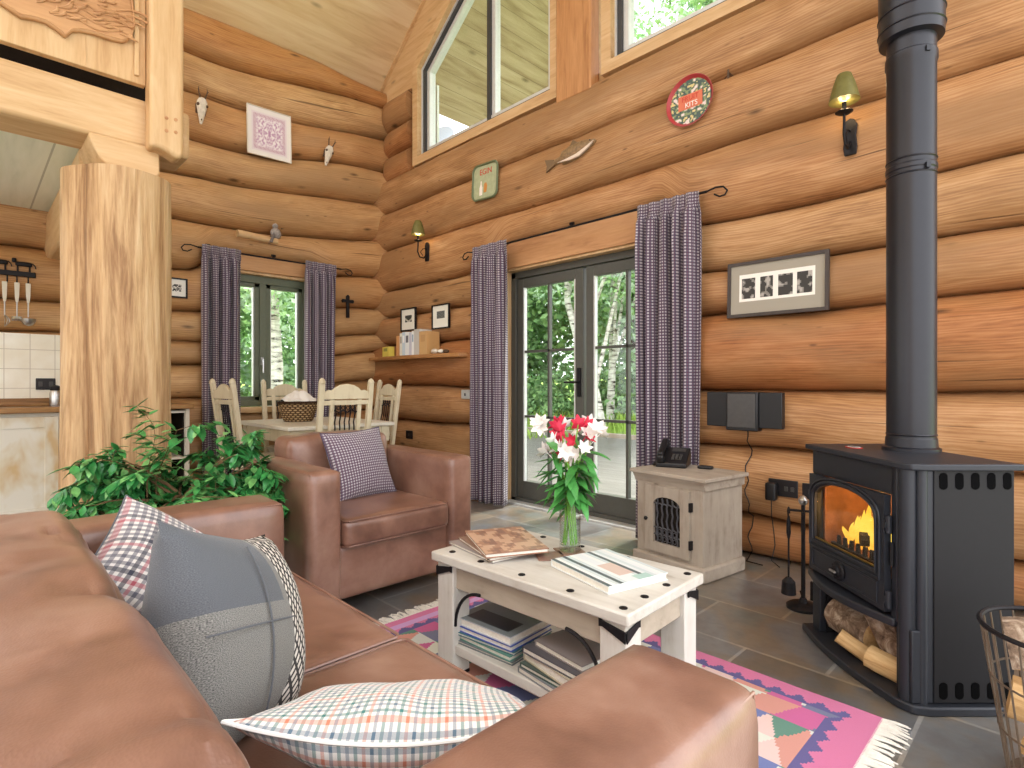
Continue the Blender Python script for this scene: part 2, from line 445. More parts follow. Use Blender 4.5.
M['pipe'] = plain('flue_enamel', rgb(32,33,40), 0.36, 0.2, 0.5, 30, 0.05)
M['black_plastic'] = plain('black_plastic', rgb(18,18,20), 0.42, 0, 0.5, 80, 0.1)
M['screen'] = plain('dark_grille', rgb(70,68,66), 0.35, 0.2, 0.5, 50, 0.1)
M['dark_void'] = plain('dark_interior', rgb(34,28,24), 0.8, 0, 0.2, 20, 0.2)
M['brass'] = plain('aged_brass', rgb(150,128,70), 0.35, 0.9, 0.5, 40, 0.15)
M['steel'] = plain('brushed_steel', rgb(190,190,188), 0.28, 0.95, 0.5, 60, 0.06)
M['frame_green'] = plain('grey_green_frame', rgb(104,112,94), 0.4, 0, 0.4, 30, 0.06)
M['frame_grey'] = plain('dark_grey_frame', rgb(84,84,78), 0.4, 0, 0.4, 30, 0.06)
M['frame_dark'] = plain('anthracite_frame', rgb(62,64,66), 0.4, 0, 0.4, 30, 0.06)
M['alu'] = plain('pale_edge_strip', rgb(214,216,214), 0.4, 0.2, 0.4, 30, 0.05)
M['frame_brown'] = plain('dark_wood_frame', rgb(66,58,54), 0.5, 0, 0.4, 30, 0.12)
M['glass'] = glass_mat('window_glass', (0.97,0.99,0.98,1), 0.8)
M['stove_glass'] = glass_mat('stove_glass', (0.86,0.84,0.8,1), 1.2)
M['vase_glass'] = glass_mat('vase_glass', (0.95,0.97,0.96,1), 1.3)
M['col'] = vcol('coloured_print', 0.6, 0.3)
M['col_gloss'] = vcol('coloured_gloss', 0.3, 0.5)
M['wool'] = vcol('kilim_wool', 0.95, 0.1, 0.5, 260)
M['fringe'] = plain('white_fringe', rgb(226,222,212), 0.95, 0, 0.1, 60, 0.1)
M['paper'] = plain('page_edges', rgb(232,228,216), 0.8, 0, 0.2, 90, 0.08)
M['white_tile'] = None
def tiles():
    g = G('cream_wall_tiles'); s = g.sep(g.obj())
    a = g.math('FRACT', g.math('DIVIDE', s[1], 0.15)); b = g.math('FRACT', g.math('DIVIDE', s[2], 0.15))
    mk = g.math('MAXIMUM', g.math('LESS_THAN', a, 0.03), g.math('LESS_THAN', b, 0.03))
    n = g.noise(g.obj(), 7, 3)
    c = g.mix(mk, g.ramp(n, [(0.3, rgb(232,226,206)), (0.7, rgb(242,240,226))]), rgb(196,188,170))
    return g.principled(c, 0.25, 0, 0.5, g.bump(g.math('SUBTRACT', 1.0, mk), 0.3, 0.004))
M['white_tile'] = tiles()
M['curtain'] = check('gingham_curtain', rgb(194,184,186), [(0.0, 0.0110, rgb(74,71,92), 1.4), (0.0032, 0.004, rgb(112,66,78), 0.7)], 0.95, 0.021)
M['gingham'] = check('gingham_cushion_cloth', rgb(206,200,202), [(0.0, 0.0085, rgb(80,74,96), 1.3), (0.003, 0.003, rgb(140,90,100), 0.6)], 0.95, 0.0155)
M['plaid'] = check('grey_plaid_cloth', rgb(226,222,218), [(0.0, 0.010, rgb(104,104,116), 1.1), (0.02, 0.010, rgb(104,104,116), 1.1), (0.04, 0.010, rgb(104,104,116), 1.1), (0.06, 0.010, rgb(176,92,104), 1.0), (0.08, 0.012, rgb(70,72,84), 1.2)], 0.95, 0.10)
M['tattersall'] = check('white_tattersall_cloth', rgb(242,238,232), [(0.0, 0.005, rgb(66,128,122), 1.0), (0.0112, 0.005, rgb(100,122,140), 0.9), (0.0224, 0.005, rgb(66,128,122), 1.0), (0.0336, 0.005, rgb(218,136,108), 0.9), (0.0448, 0.005, rgb(100,122,140), 0.9)], 0.95, 0.056)
def tweed(name, a, b, sc=420):
    g = G(name); u = g.uv()
    f = g.noise(g.map(u, (sc, sc, 1)), 1.0, 2, 0.6)
    c = g.mix(g.ramp(f, [(0.3, W4(0)), (0.7, W4(1))]), a, b)
    return g.principled(c, 0.95, 0, 0.1, g.bump(f, 0.4, 0.002), Sheen_Weight=0.2)
M['tweed'] = tweed('grey_tweed', rgb(44,46,48), rgb(158,156,150), 800)
M['tweed_dark'] = tweed('charcoal_felt', rgb(72,76,82), rgb(106,108,112), 900)
def houndstooth():
    g = G('black_white_weave'); u = g.map(g.uv(), (1,1,1), (0,0,0), (0,0,0.0))
    x, y, _ = g.sep(u)
    a = g.math('FRACT', g.math('DIVIDE', g.math('ADD', x, g.math('MULTIPLY', y, 0.8)), 0.022))
    b = g.math('FRACT', g.math('DIVIDE', g.math('SUBTRACT', g.math('MULTIPLY', x, 0.9), y), 0.034))
    m = g.math('LESS_THAN', a, 0.42); k = g.math('LESS_THAN', b, 0.3)
    t = g.math('MAXIMUM', m, g.math('MULTIPLY', k, 1.0))
    c = g.mix(t, rgb(218,214,206), rgb(70,68,68))
    return g.principled(c, 0.95, 0, 0.1)
M['hound'] = houndstooth()
M['leaf'] = plain('ficus_leaf', rgb(54,130,66), 0.3, 0, 0.55, 30, 0.45)
M['leaf_pale'] = plain('ficus_leaf_pale', rgb(116,176,100), 0.35, 0, 0.5, 30, 0.35)
M['stem'] = plain('twig_bark', rgb(112,88,62), 0.8, 0, 0.2, 40, 0.25)
M['soil'] = plain('potting_soil', rgb(60,44,32), 0.95, 0, 0.1, 50, 0.4, 0.5)
M['pot'] = plain('terracotta_pot', rgb(150,96,70), 0.7, 0, 0.3, 20, 0.15)
M['flower_stem'] = plain('flower_stem', rgb(120,176,70), 0.4, 0, 0.4, 30, 0.25)
M['flower_leaf'] = plain('flower_leaf', rgb(70,140,66), 0.4, 0, 0.4, 30, 0.35)
M['petal_white'] = plain('white_petal', rgb(226,220,214), 0.6, 0, 0.3, 30, 0.05)
M['petal_red'] = plain('red_petal', rgb(206,48,74), 0.55, 0, 0.3, 30, 0.25)
M['wicker'] = None
def wicker():
    g = G('woven_wicker'); u = g.uv(); x, y, _ = g.sep(u)
    row = g.math('FLOOR', g.math('MULTIPLY', y, 9.0))
    ph = g.math('MULTIPLY', g.math('MODULO', row, 2.0), 0.5)
    a = g.math('FRACT', g.math('ADD', g.math('MULTIPLY', x, 22.0), ph))
    b = g.math('FRACT', g.math('MULTIPLY', y, 9.0))
    ha = g.math('SINE', g.math('MULTIPLY', a, PI)); hb = g.math('SINE', g.math('MULTIPLY', b, PI))
    h = g.math('MULTIPLY', ha, hb)
    c = g.ramp(h, [(0.1, rgb(64,46,32)), (0.45, rgb(150,120,84)), (0.9, rgb(196,170,128))])
    return g.principled(c, 0.75, 0, 0.2, g.bump(h, 0.8, 0.01))
M['wicker'] = wicker()
M['linen'] = plain('white_linen', rgb(240,238,232), 0.9, 0, 0.1, 20, 0.04, 0.2)
M['bark'] = None
def bark():
    g = G('split_log_bark'); v = g.obj()
    f = g.noise(g.map(v, (1, 1, 1)), 22, 6, 0.7, 0.6)
    c = g.ramp(f, [(0.3, rgb(72,56,46)), (0.5, rgb(146,124,104)), (0.62, rgb(190,172,152)), (0.8, rgb(120,98,80))])
    return g.principled(c, 0.85, 0, 0.2, g.bump(f, 0.7, 0.02))
M['bark'] = bark()
M['cutwood'] = wood('split_wood', rgb(222,190,140), rgb(202,164,112), rgb(160,120,76), 'X', 3.0, 0.8, False)
M['wire'] = plain('bronze_wire', rgb(122,108,94), 0.45, 0.6, 0.4, 40, 0.15)
M['grille_iron'] = plain('worn_grille_iron', rgb(92,92,96), 0.4, 0.5, 0.5, 40, 0.15)
M['bone'] = plain('bleached_bone', rgb(214,204,186), 0.6, 0, 0.3, 30, 0.15)
M['antler'] = plain('dark_antler', rgb(92,72,54), 0.6, 0, 0.3, 40, 0.25)
M['firebrick'] = plain('warm_firebrick', rgb(170,120,84), 0.9, 0, 0.1, 14, 0.3, 0.3)
def flame_mat():
    g = G('flame'); s = g.sep(g.n('ShaderNodeTexCoord').outputs['Generated'])
    n = g.noise(g.obj(), 30, 3)
    c = g.ramp(g.math('ADD', s[2], g.math('MULTIPLY', g.math('SUBTRACT', n, 0.5), 0.5)), [(0.0, rgb(255,170,50)), (0.3, rgb(255,214,90)), (0.6, rgb(255,196,60)), (0.95, rgb(244,130,24))])
    e = g.n('ShaderNodeEmission'); g.put(e.inputs[0], c); e.inputs[1].default_value = 1.0
    g.t.links.new(e.outputs[0], g.out.inputs[0]); return g.m
M['flame'] = flame_mat()
M['shade_green'] = plain('green_lamp_shade', rgb(116,112,62), 0.5, 0.2, 0.4, 30, 0.15)
M['shade_lining'] = plain('cream_shade_lining', rgb(250,226,150), 0.7, 0, 0.2)
M['bulb'] = emis('lit_bulb', rgb(255,216,130), 9.0)
M['deck'] = None
def deck():
    g = G('deck_boards'); v = g.obj(); s = g.sep(v)
    p = g.math('DIVIDE', s[1], 0.145); cell = g.math('FLOOR', p)
    wn = g.n('ShaderNodeTexWhiteNoise', noise_dimensions='1D'); g.put(wn.inputs['W'], cell)
    f = g.noise(g.map(v, (0.8, 8, 1)), 1.5, 5, 0.6)
    c = g.mix(g.math('MULTIPLY', wn.outputs[0], 0.4), g.ramp(f, [(0.3, rgb(104,102,97)), (0.7, rgb(126,124,120))]), rgb(98,94,88))
    gr = g.math('LESS_THAN', g.math('FRACT', p), 0.05)
    c = g.mix(g.math('MULTIPLY', gr, 0.75), c, rgb(50,46,42))
    return g.principled(c, 0.6, 0, 0.3)
M['deck'] = deck()
M['bounce_ground'] = plain('neutral_bounce_grey', rgb(172,168,162), 0.9, 0, 0.1, 2.0, 0.1)  # even grey for the added ground slab, keeps bounced light neutral
M['lawn'] = plain('meadow_grass', rgb(146,176,84), 0.9, 0, 0.1, 3.0, 0.35, 0.4)
M['leafA'] = plain('birch_leaf', rgb(150,186,126), 0.6, 0, 0.3, 1.2, 0.4)
M['leafB'] = plain('dark_leaf', rgb(132,172,118), 0.6, 0, 0.3, 1.2, 0.4)
M['leafC'] = plain('silver_leaf', rgb(178,206,174), 0.6, 0, 0.3, 1.2, 0.3)
def birch():
    g = G('birch_bark'); v = g.obj()
    f = g.noise(g.map(v, (3, 3, 14)), 1.0, 4, 0.6, 0.5)
    c = g.ramp(f, [(0.36, rgb(60,56,52)), (0.45, rgb(190,186,178)), (0.6, rgb(228,226,220))])
    return g.principled(c, 0.7, 0, 0.2)
M['birch'] = birch()
M['card_white'] = plain('mount_card', rgb(226,220,204), 0.8, 0, 0.2, 20, 0.03)
M['yellow'] = plain('yellow_flower', rgb(240,190,60), 0.6)
M['socket_black'] = plain('black_socket_plate', rgb(36,34,36), 0.3, 0.3, 0.5, 30, 0.1)
M['switch_white'] = plain('steel_switch_plate', rgb(206,208,204), 0.35, 0.4, 0.5, 30, 0.05)
M['soft_white'] = plain('white_render', rgb(232,232,230), 0.8, 0, 0.2, 4, 0.04)
# ------------------------------------------------------------------ log walls
def n1(s, seed): 
    return noise.noise(Vector((s*0.55, seed*3.17, 0.3)))*0.75 + noise.noise(Vector((s*1.7, seed*5.1, 7.7)))*0.25

def log_course(mb, P, s0, s1, z0f, z1f, bulge, base, seed, back=0.16, taper=None, flat=1.0):
    """one scribed log between two wavy seams; P(s, depth, z) -> point"""
    L = s1 - s0; ns = max(4, int(L/0.07)); npf = 14
    vs = []; uv = []
    for i in range(ns+1):
        s = s0 + L*i/ns
        za, zb = z0f(s), z1f(s); h = zb - za
        k = 1.0 + 0.36*n1(s*1.2, seed+50)
        tp = 1.0
        if taper:
            q = min(1, max(0, (s - taper[0])/taper[1])) if taper[1] > 0 else min(1, max(0, (s - taper[0])/taper[1]))
            tp = 0.06 + 0.94*math.sqrt(max(0, 1-(1-q)**2))
        acc = 0
        for j in range(npf+1):
            t = j/npf; a = 2*t-1
            f = max(0.0, 1-abs(a)**2.4)**0.56
            d = base + bulge*k*tp*f*(h/0.42)**0.5
            d += 0.007*noise.noise(Vector((s*2.2, t*3+seed*9.3, 1.1))) + 0.004*noise.noise(Vector((s*6, t*9+seed*4.3, 3.1)))
            zz = za + h*(t + 0.06*math.sin(PI*t*2)*-1*0.5)
            vs.append(P(s, d, zz)); uv.append((s + seed*13.7, t*h*1.35 + seed*5.37))
        vs.append(P(s, -back, zb)); uv.append((s+seed*13.7, h*1.6+seed*5.37))
        vs.append(P(s, -back, za)); uv.append((s+seed*13.7, h*2.2+seed*5.37))
    m = npf+3; fs = []
    for i in range(ns):
        for j in range(m):
            fs.append((i*m+j, i*m+(j+1) % m, (i+1)*m+(j+1) % m, (i+1)*m+j))
    fs.append(tuple(range(m))); fs.append(tuple(ns*m+j for j in range(m))[::-1])
    tone = random.Random(seed*17+3).random()
    mb.c = (tone, tone, tone, 1)
    mb.add(vs, fs, uv, [mb.c]*len(fs))

def log_wall(name, axis, seams, lo, hi, openings, seed, mat, bulge=0.185, base=0.02, stubs=()):
    P = (lambda s, d, z: (s, -d, z)) if axis == 'X' else (lambda s, d, z: (d, s, z))
    taper = None
    mb = MB()
    def seam(i, z):
        if i == 0: return lambda s: z
        def f(s):
            v = z + (0.035 if (axis == 'X' and z > 2.4) else 0.07)*n1(s*1.15, seed + i*1.7)
            if axis == 'Y':      # the logs taper towards the corner, so the two walls' courses interleave there
                q = min(1, max(0, (s + 2.0)/2.0)); v += .19*q*q*(3-2*q)*(1 if z < 4.5 else 0)
            for (a, b, za, zb) in openings:      # the log over an opening is cut back to clear its head
                if z < zb < z + 0.3:
                    q = min(1, max(0, min(s-(a-.16), (b+.16)-s)/.30)); q = q*q*(3-2*q)
                    v = v*(1-q) + max(v, zb)*q
            return v
        return f
    S = [seam(i, z) for i, z in enumerate(seams)]
    for i in range(len(seams)-1):
        z0, z1 = seams[i], seams[i+1]
        segs = [(lo, hi, S[i], S[i+1])]
        for (a, b, za, zb) in openings:
            new = []
            for (p, q, f0, f1) in segs:
                if z0 < zb < z0 + 0.3 or zb <= z0 + 0.02 or za >= z1 - 0.02 or b <= p or a >= q: new.append((p, q, f0, f1)); continue
                if a > p: new.append((p, a, f0, f1))
                if b < q: new.append((b, q, f0, f1))
                if z1 - zb > 0.1: new.append((a, b, (lambda s, zb=zb: zb), f1))
                if za - z0 > 0.1: new.append((a, b, f0, (lambda s, za=za: za)))
            segs = new
        for (p, q, f0, f1) in segs:
            up = axis == 'X' and z0 > 2.0      # the upper logs of this wall are scribed tighter, with shallow joints
            log_course(mb, P, p, q, f0, f1, (0.105 if up else bulge)*(0.93+0.14*random.Random(seed+i).random()), base + (.075 if up else 0), seed+i, taper=taper)
    for k, (p, q, z0, z1) in enumerate(stubs):
        log_course(mb, P, p, q, lambda s, z0=z0: z0, lambda s, z1=z1: z1, bulge*0.9, base, seed+40+k, taper=(0.11, 0.17))
    o = mb.build(name, mat, merge=True, ang=50)
    # per-log tone as a plain attribute the material reads
    a = o.data.attributes.new('tone', 'FLOAT', 'CORNER'); src = o.data.color_attributes['Col']
    buf = [0.0]*(4*len(src.data)); src.data.foreach_get('color', buf); a.data.foreach_set('value', buf[0::4])
    return struct(o)

log_wall('wall_right', 'X', [0,.25,.67,1.05,1.54,1.84,2.18,2.64,3.09,3.47], -0.1, 6.5, [(2.2,3.98,-.1,2.36)], 3, M['log'],
         stubs=[(-0.1,.70,3.44,3.76),(-0.1,.71,3.76,4.06),(-0.1,.69,4.06,4.42)])
log_wall('wall_left', 'Y', [0,.28,.62,.97,1.27,1.49,1.78,2.16,2.6,3.04,3.41,3.83,4.2,4.62], -4.6, 0.1, [(-2.0,-.92,.82,2.36)], 71, M['log_left'])

from mathutils.bvhtree import BVHTree
def bvh(n):
    me = bpy.data.objects[n].data; return BVHTree.FromPolygons([v.co.copy() for v in me.vertices], [tuple(p.vertices) for p in me.polygons])
BW, BL = bvh('wall_right'), bvh('wall_left')
def wy(x, z, w=.06, h=.06):
    """y of the proudest point of the door wall behind a w x h thing"""
    ys = [BW.ray_cast(Vector((x+w*(i/4-.5), -1, z+h*(j/4-.5))), Vector((0,1,0)))[0] for i in range(5) for j in range(5)]
    return min([p.y for p in ys if p is not None] or [-.2]) - .002
def wx(y, z, w=.06, h=.06):
    xs = [BL.ray_cast(Vector((1, y+w*(i/4-.5), z+h*(j/4-.5))), Vector((-1,0,0)))[0] for i in range(5) for j in range(5)]
    return max([p.x for p in xs if p is not None] or [.2]) + .002

# unseen back wall behind the camera, its open gaps added for highlights on leather
bwm = MB()
for a, c in ((-.2,1.2),(2.9,3.7),(5.4,6.6)): bwm.box(a, c, -6.5, -6.3, 0, 2.5)
bwm.box(-.2, 6.6, -6.5, -6.3, 2.5, 4.6)
struct(bwm.build('wall_back', M['pine_z'], smooth=False))

# gable cladding above the door wall, around the two high windows
K = 0.75
zr = lambda x: 4.62 + K*x
zw = lambda x: 4.56 + K*(x-0.8)
RX = 3.09
gb = MB()
pc = [  # polygons (x,z)
 [(-.1,4.40),(.76,4.40),(.76,zw(.8)),(.76,zr(.76)),(-.1,zr(-.1))],
 [(.76,3.40),(.76,4.45),(.70,4.45),(.70,3.40)],
 [(.76,zw(.76)),(2.92,zw(2.92)),(2.92,zr(2.92)),(.76,zr(.76))],
 [(2.92,3.40),(3.26,3.40),(3.26,zr(2.92)),(RX,zr(RX)),(2.92,zr(2.92))],
 [(3.26,zw(2.92)),(5.42,zw(.76)),(5.42,zr(.76)),(3.26,zr(2.92))],
 [(5.42,3.40),(6.28,3.40),(6.28,zr(-.1)),(5.42,zr(.76))],
]
pc.append([(.76,3.38),(5.42,3.38),(5.42,3.56),(.76,3.56)])
for p in pc: gb.prism(p, -0.05, 0.12, 'y')
struct(gb.build('wall_gable', M['pine_x'], smooth=False))

# floor
fl = MB(); fl.box(-0.2, 6.6, -6.5, 0.02, -0.12, 0.0)
struct(fl.build('floor', M['slate'], smooth=False))

# ceiling: the sloping boards inside, the soffit of the porch outside
def slope(x0, x1, y0, y1, th=0.12):
    mb = MB(); return mb.prism([(x0, zr(x0)), (x1, zr(x1)), (x1, zr(x1)+th), (x0, zr(x0)+th)], y0, y1, 'y')
struct(slope(-0.15, RX, -4.6, 0.12).build('ceiling', M['ceiling'], smooth=False))
s2 = MB(); s2.prism([(RX, zr(RX)), (6.6, zr(RX)-K*(6.6-RX)), (6.6, zr(RX)-K*(6.6-RX)+.12), (RX, zr(RX)+.12)], -4.6, 0.12, 'y')
struct(s2.build('ceiling', M['ceiling'], smooth=False))
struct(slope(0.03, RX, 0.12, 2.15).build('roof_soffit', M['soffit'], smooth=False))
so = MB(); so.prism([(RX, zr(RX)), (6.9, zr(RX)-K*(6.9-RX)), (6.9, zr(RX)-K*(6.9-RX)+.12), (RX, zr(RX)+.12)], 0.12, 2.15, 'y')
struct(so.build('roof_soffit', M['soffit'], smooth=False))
bb = MB(); bb.prism([(0.03, zr(.03)-.12), (RX, zr(RX)-.12), (RX, zr(RX)+.14), (0.03, zr(.03)+.14)], 2.15, 2.2, 'y')
struct(bb.build('trim_9', M['pine_x'], smooth=False))
# board trim where the slope meets the gable
tr = MB(); tr.prism([(.0, zr(0)-.03), (RX, zr(RX)-.03), (RX, zr(RX)), (.0, zr(0))], -0.085, -0.05, 'y')
struct(tr.build('trim_1', M['pine_x'], smooth=False))

# ------------------------------------------------------------------ high gable windows
def gable_window(name, xl, xr, zl, zr_, zb, mull, label):
    """trapezium light: vertical sides, sloping head"""
    w = thing(name, None, None); w['kind'] = 'structure'; w['label'] = label
    s = (zr_-zl)/(xr-xl)
    def ring(d0, d1, y0, y1, mat, nm, par):
        zt = lambda x: zl + s*(x-xl)
        k = math.sqrt(1+s*s)
        mb = MB()
        def poly(d): return [(xl+d, zb+d), (xr-d, zb+d), (xr-d, zt(xr-d)-d*k), (xl+d, zt(xl+d)-d*k)]
        a, b = poly(d0), poly(d1)
        for i in range(4):
            j = (i+1) % 4
            mb.prism([a[i], a[j], b[j], b[i]], y0, y1, 'y')
        return mb.build(nm, mat, par, smooth=False)
    ring(-0.07, 0.02, -0.125, -0.02, M['pine_x'], 'casing', w)
    fr = ring(0.02, 0.035, -0.07, 0.04, M['alu'], 'edge_strip', w)
    ring(0.035, 0.075, -0.055, 0.05, M['frame_dark'], 'window_frame', w)
    ring(0.075, 0.12, -0.03, 0.05, M['alu'], 'sash', w)
    zt = lambda x: zl + s*(x-xl)
    for x in mull:
        mb = MB(); mb.prism([(x-.04, zb+.05), (x, zb+.05), (x, zt(x)-.1), (x-.04, zt(x-.04)-.1)], -0.05, 0.05, 'y'); mb.build('mullion', M['frame_dark'], w, smooth=False)
        mb = MB(); mb.prism([(x, zb+.05), (x+.045, zb+.05), (x+.045, zt(x+.04)-.1), (x, zt(x)-.1)], -0.02, 0.05, 'y'); mb.build('sash', M['alu'], w, smooth=False)
    xs = [xl+.1] + mull + [xr-.1]
    for i in range(len(xs)-1):
        a, b = xs[i], xs[i+1]
        mb = MB(); mb.prism([(a, zb+.08), (b, zb+.08), (b, zt(b)-.1), (a, zt(a)-.1)], 0.008, 0.014, 'y'); mb.build('pane', M['glass'], w, smooth=False)
    return w
gable_window('window_2', .84, 2.82, 4.56, 4.56+K*1.98, 3.56, [1.96], 'tall slanted gable window left of the orange post, boards of the porch roof behind it')
gable_window('window_3', 3.40, 5.36, 4.56+K*1.96, 4.56, 3.56, [4.7], 'slanted gable window right of the orange post, pale trees behind it')
pp = MB(); pp.box(2.905, 3.262, -0.17, -0.05, 3.40, 6.6)
struct(pp.build('trim_2', M['board_post'], bev=0.012), 'broad orange upright post between the two gable windows')

# ------------------------------------------------------------------ door opening: lining, header, french doors
lg = MB(); lg.box(2.19, 2.235, -0.13, 0.12, 0, 2.13); lg.box(3.95, 3.99, -0.13, 0.12, 0, 2.13); lg.box(2.19, 3.99, -0.10, 0.12, 2.115, 2.135)
struct(lg.build('trim_3', M['pine_z'], bev=0.003))
hd = MB(); hd.box(2.17, 4.0, -0.12, 0.1, 2.135, 2.37)
struct(hd.build('trim_4', M['header'], bev=0.006))
dr = thing('door_1', None, None); dr['kind'] = 'structure'; dr['label'] = 'grey glazed french doors between the checked curtains'
f = MB(); f.box(2.235, 2.295, -0.03, 0.06, 0.0, 2.11); f.box(3.89, 3.95, -0.03, 0.06, 0.0, 2.11); f.box(2.235, 3.95, -0.03, 0.06, 2.055, 2.115); f.box(2.235, 3.95, -0.03, 0.07, 0.0, 0.045)
f.build('door_frame', M['frame_grey'], dr, bev=0.004)
def leaf(x0, x1, st_l, st_r):
    l = MB(); l.box(x0, x0+st_l, -0.015, 0.045, .045, 2.05); l.box(x1-st_r, x1, -0.015, 0.045, .045, 2.05)
    l.box(x0+st_l, x1-st_r, -0.015, 0.045, .045, .20); l.box(x0+st_l, x1-st_r, -0.015, 0.045, 1.965, 2.05)
    o = l.build('door_leaf', M['frame_grey'], dr, bev=0.004)
    m = MB(); xm = (x0+st_l+x1-st_r)/2
    m.box(xm-.011, xm+.011, -0.008, 0.03, .2, 1.965)
    for z in (0.79, 1.38): m.box(x0+st_l, x1-st_r, -0.008, 0.03, z-.011, z+.011)
    m.build('muntin', M['frame_grey'], o)
    g = MB(); g.box(x0+st_l-.005, x1-st_r+.005, 0.012, 0.018, .195, 1.97); g.build('pane', M['glass'], o, smooth=False)
    b = MB()
    for a, c in ((x0+st_l, x0+st_l+.014), (x1-st_r-.014, x1-st_r)): b.box(a, c, -0.012, 0.02, .2, 1.965)
    b.build('glazing_bead', M['alu'], o, smooth=False)
    return o
leaf(2.30, 3.07, .075, .085); rl = leaf(3.10, 3.885, .075, .075)
h = MB(); h.box(3.015, 3.05, -0.03, -0.015, .98, 1.22); h.tube([(3.032,-.03,1.10),(3.032,-.065,1.10),(3.02,-.07,1.10),(2.91,-.07,1.10)], 0.009, 8)
h.build('door_handle', M['black_iron'], dr, bev=0.003)
th = MB(); th.box(2.2, 3.99, -0.13, 0.1, -0.01, 0.014)
struct(th.build('trim_5', M['alu'], bev=0.004))

# ------------------------------------------------------------------ dining window
wn = thing('window_1', None, None); wn['kind'] = 'structure'; wn['label'] = 'green framed two light casement window behind the dining table'
f = MB(); y0, y1, z0, z1 = -1.97, -.985, .86, 2.19
f.box(-.05, .04, y0, y0+.07, z0, z1); f.box(-.05, .04, y1-.06, y1, z0, z1); f.box(-.05, .05, y0, y1, z1-.075, z1); f.box(-.05, .05, y0, y1, z0, z0+.06)
f.box(-.05, .045, -1.50, -1.43, z0, z1)
f.build('window_frame', M['frame_green'], wn, bev=0.004)
for a, b in ((y0+.07, -1.50), (-1.43, y1-.06)):
    s = MB(); s.box(-.03, .03, a, a+.045, z0+.06, z1-.075); s.box(-.03, .03, b-.045, b, z0+.06, z1-.075); s.box(-.03, .03, a, b, z0+.06, z0+.10); s.box(-.03, .03, a, b, z1-.115, z1-.075)
    so_ = s.build('sash', M['frame_green'], wn, bev=0.003)
    g = MB(); g.box(-.004, .002, a+.04, b-.04, z0+.095, z1-.11); g.build('pane', M['glass'], so_, smooth=False)
    e = MB(); e.box(-.02, .018, a+.045, a+.057, z0+.1, z1-.115); e.box(-.02, .018, b-.057, b-.045, z0+.1, z1-.115); e.build('glazing_bead', M['alu'], so_, smooth=False)
hh = MB(); hh.box(.045, .06, -1.49, -1.465, 1.28, 1.36); hh.tube([(.06,-1.478,1.34),(.085,-1.478,1.34),(.09,-1.478,1.30),(.088,-1.478,1.20)], .008, 8)
hh.build('window_handle', M['steel'], wn)
sl = MB(); sl.box(-.02, .22, -2.05, -.88, .80, .855)
sl.build('window_sill', M['pine'], wn, bev=0.008)
lg = MB(); lg.box(-.06, .16, -2.02, -1.97, .855, 2.2); lg.box(-.06, .16, -.985, -.92, .855, 2.2); lg.box(-.06, .12, -2.02, -.92, 2.19, 2.215)
struct(lg.build('trim_6', M['pine_z'], bev=0.003))
hd = MB(); hd.box(-.06, .15, -2.04, -.90, 2.215, 2.37)
struct(hd.build('trim_7', M['header_y'], bev=0.006))

# ------------------------------------------------------------------ mezzanine: beam, column, corbel, newel, carved panel
b = MB()
def beam_ring(n):
    pass
b.box(2.0, 2.30, -4.6, -2.72, 2.40, 2.665)
bo = struct(b.build('mezzanine_beam', M['pine'], bev=0.02), 'squared pale timber beam carrying the mezzanine floor'); tag(bo, None, 'beam')
b = MB(); b.prism([(-3.20,2.40),(-2.88,2.40),(-2.88,2.26),(-2.91,2.22),(-3.06,2.215),(-3.11,2.235),(-3.15,2.275),(-3.18,2.33),(-3.195,2.37)], 1.98, 2.33, 'x')
bo = struct(b.build('corbel', M['pine'], bev=0.008), 'rounded pale timber block between trunk column and beam'); tag(bo, None, 'corbel')
b = MB(); b.box(0.0, 2.0, -3.20, -2.95, 2.08, 2.44)
struct(b.build('cross_beam', M['pine_x'], bev=0.03), 'timber joist running from the trunk column to the kitchen wall')
b = MB(); b.box(0.05, 2.02, -4.6, -2.95, 2.45, 2.62)
struct(b.build('ceiling_kitchen', M['kitchen_ceiling'], smooth=False))
# trunk column
c = MB(); nr, nz = 64, 40
def colfn(u, v):
    a = 2*PI*u; z = 2.235*v
    r = 0.252 + 0.022*(1-v)**2 + 0.010*math.sin(3*a+1.0) + 0.008*math.sin(5*a+2.2+v*1.2)
    # root flutes: long vertical hollows that run out up the trunk
    for (ac, wd, dp, vt) in ((-0.95,.12,.045,.85),(-0.62,.10,.05,.72),(-0.25,.14,.05,.9),(0.1,.2,.03,.8),(-1.9,.2,.022,.9),(1.2,.25,.03,.7),(2.4,.3,.03,.7)):
        d = (a-ac+PI) % (2*PI) - PI
        r -= dp*math.exp(-(d/wd)**2)*max(0, min(1, (vt-v)/.5))
    r += 0.006*noise.noise(Vector((math.cos(a)*3, math.sin(a)*3, z*0.9)))
    x, y = math.cos(a)*r, math.sin(a)*r
    return (2.15 + x*1.0, -3.03 + y*1.0, z)
c.grid(nr, nz, colfn)
c.add([colfn(i/nr, 1) for i in range(nr)], [tuple(range(nr))])
cm = c.build('log_column', M['column'], merge=True, ang=60)
tag(cm, 'thick stripped tree trunk column with fluted root foot under the mezzanine', 'column')
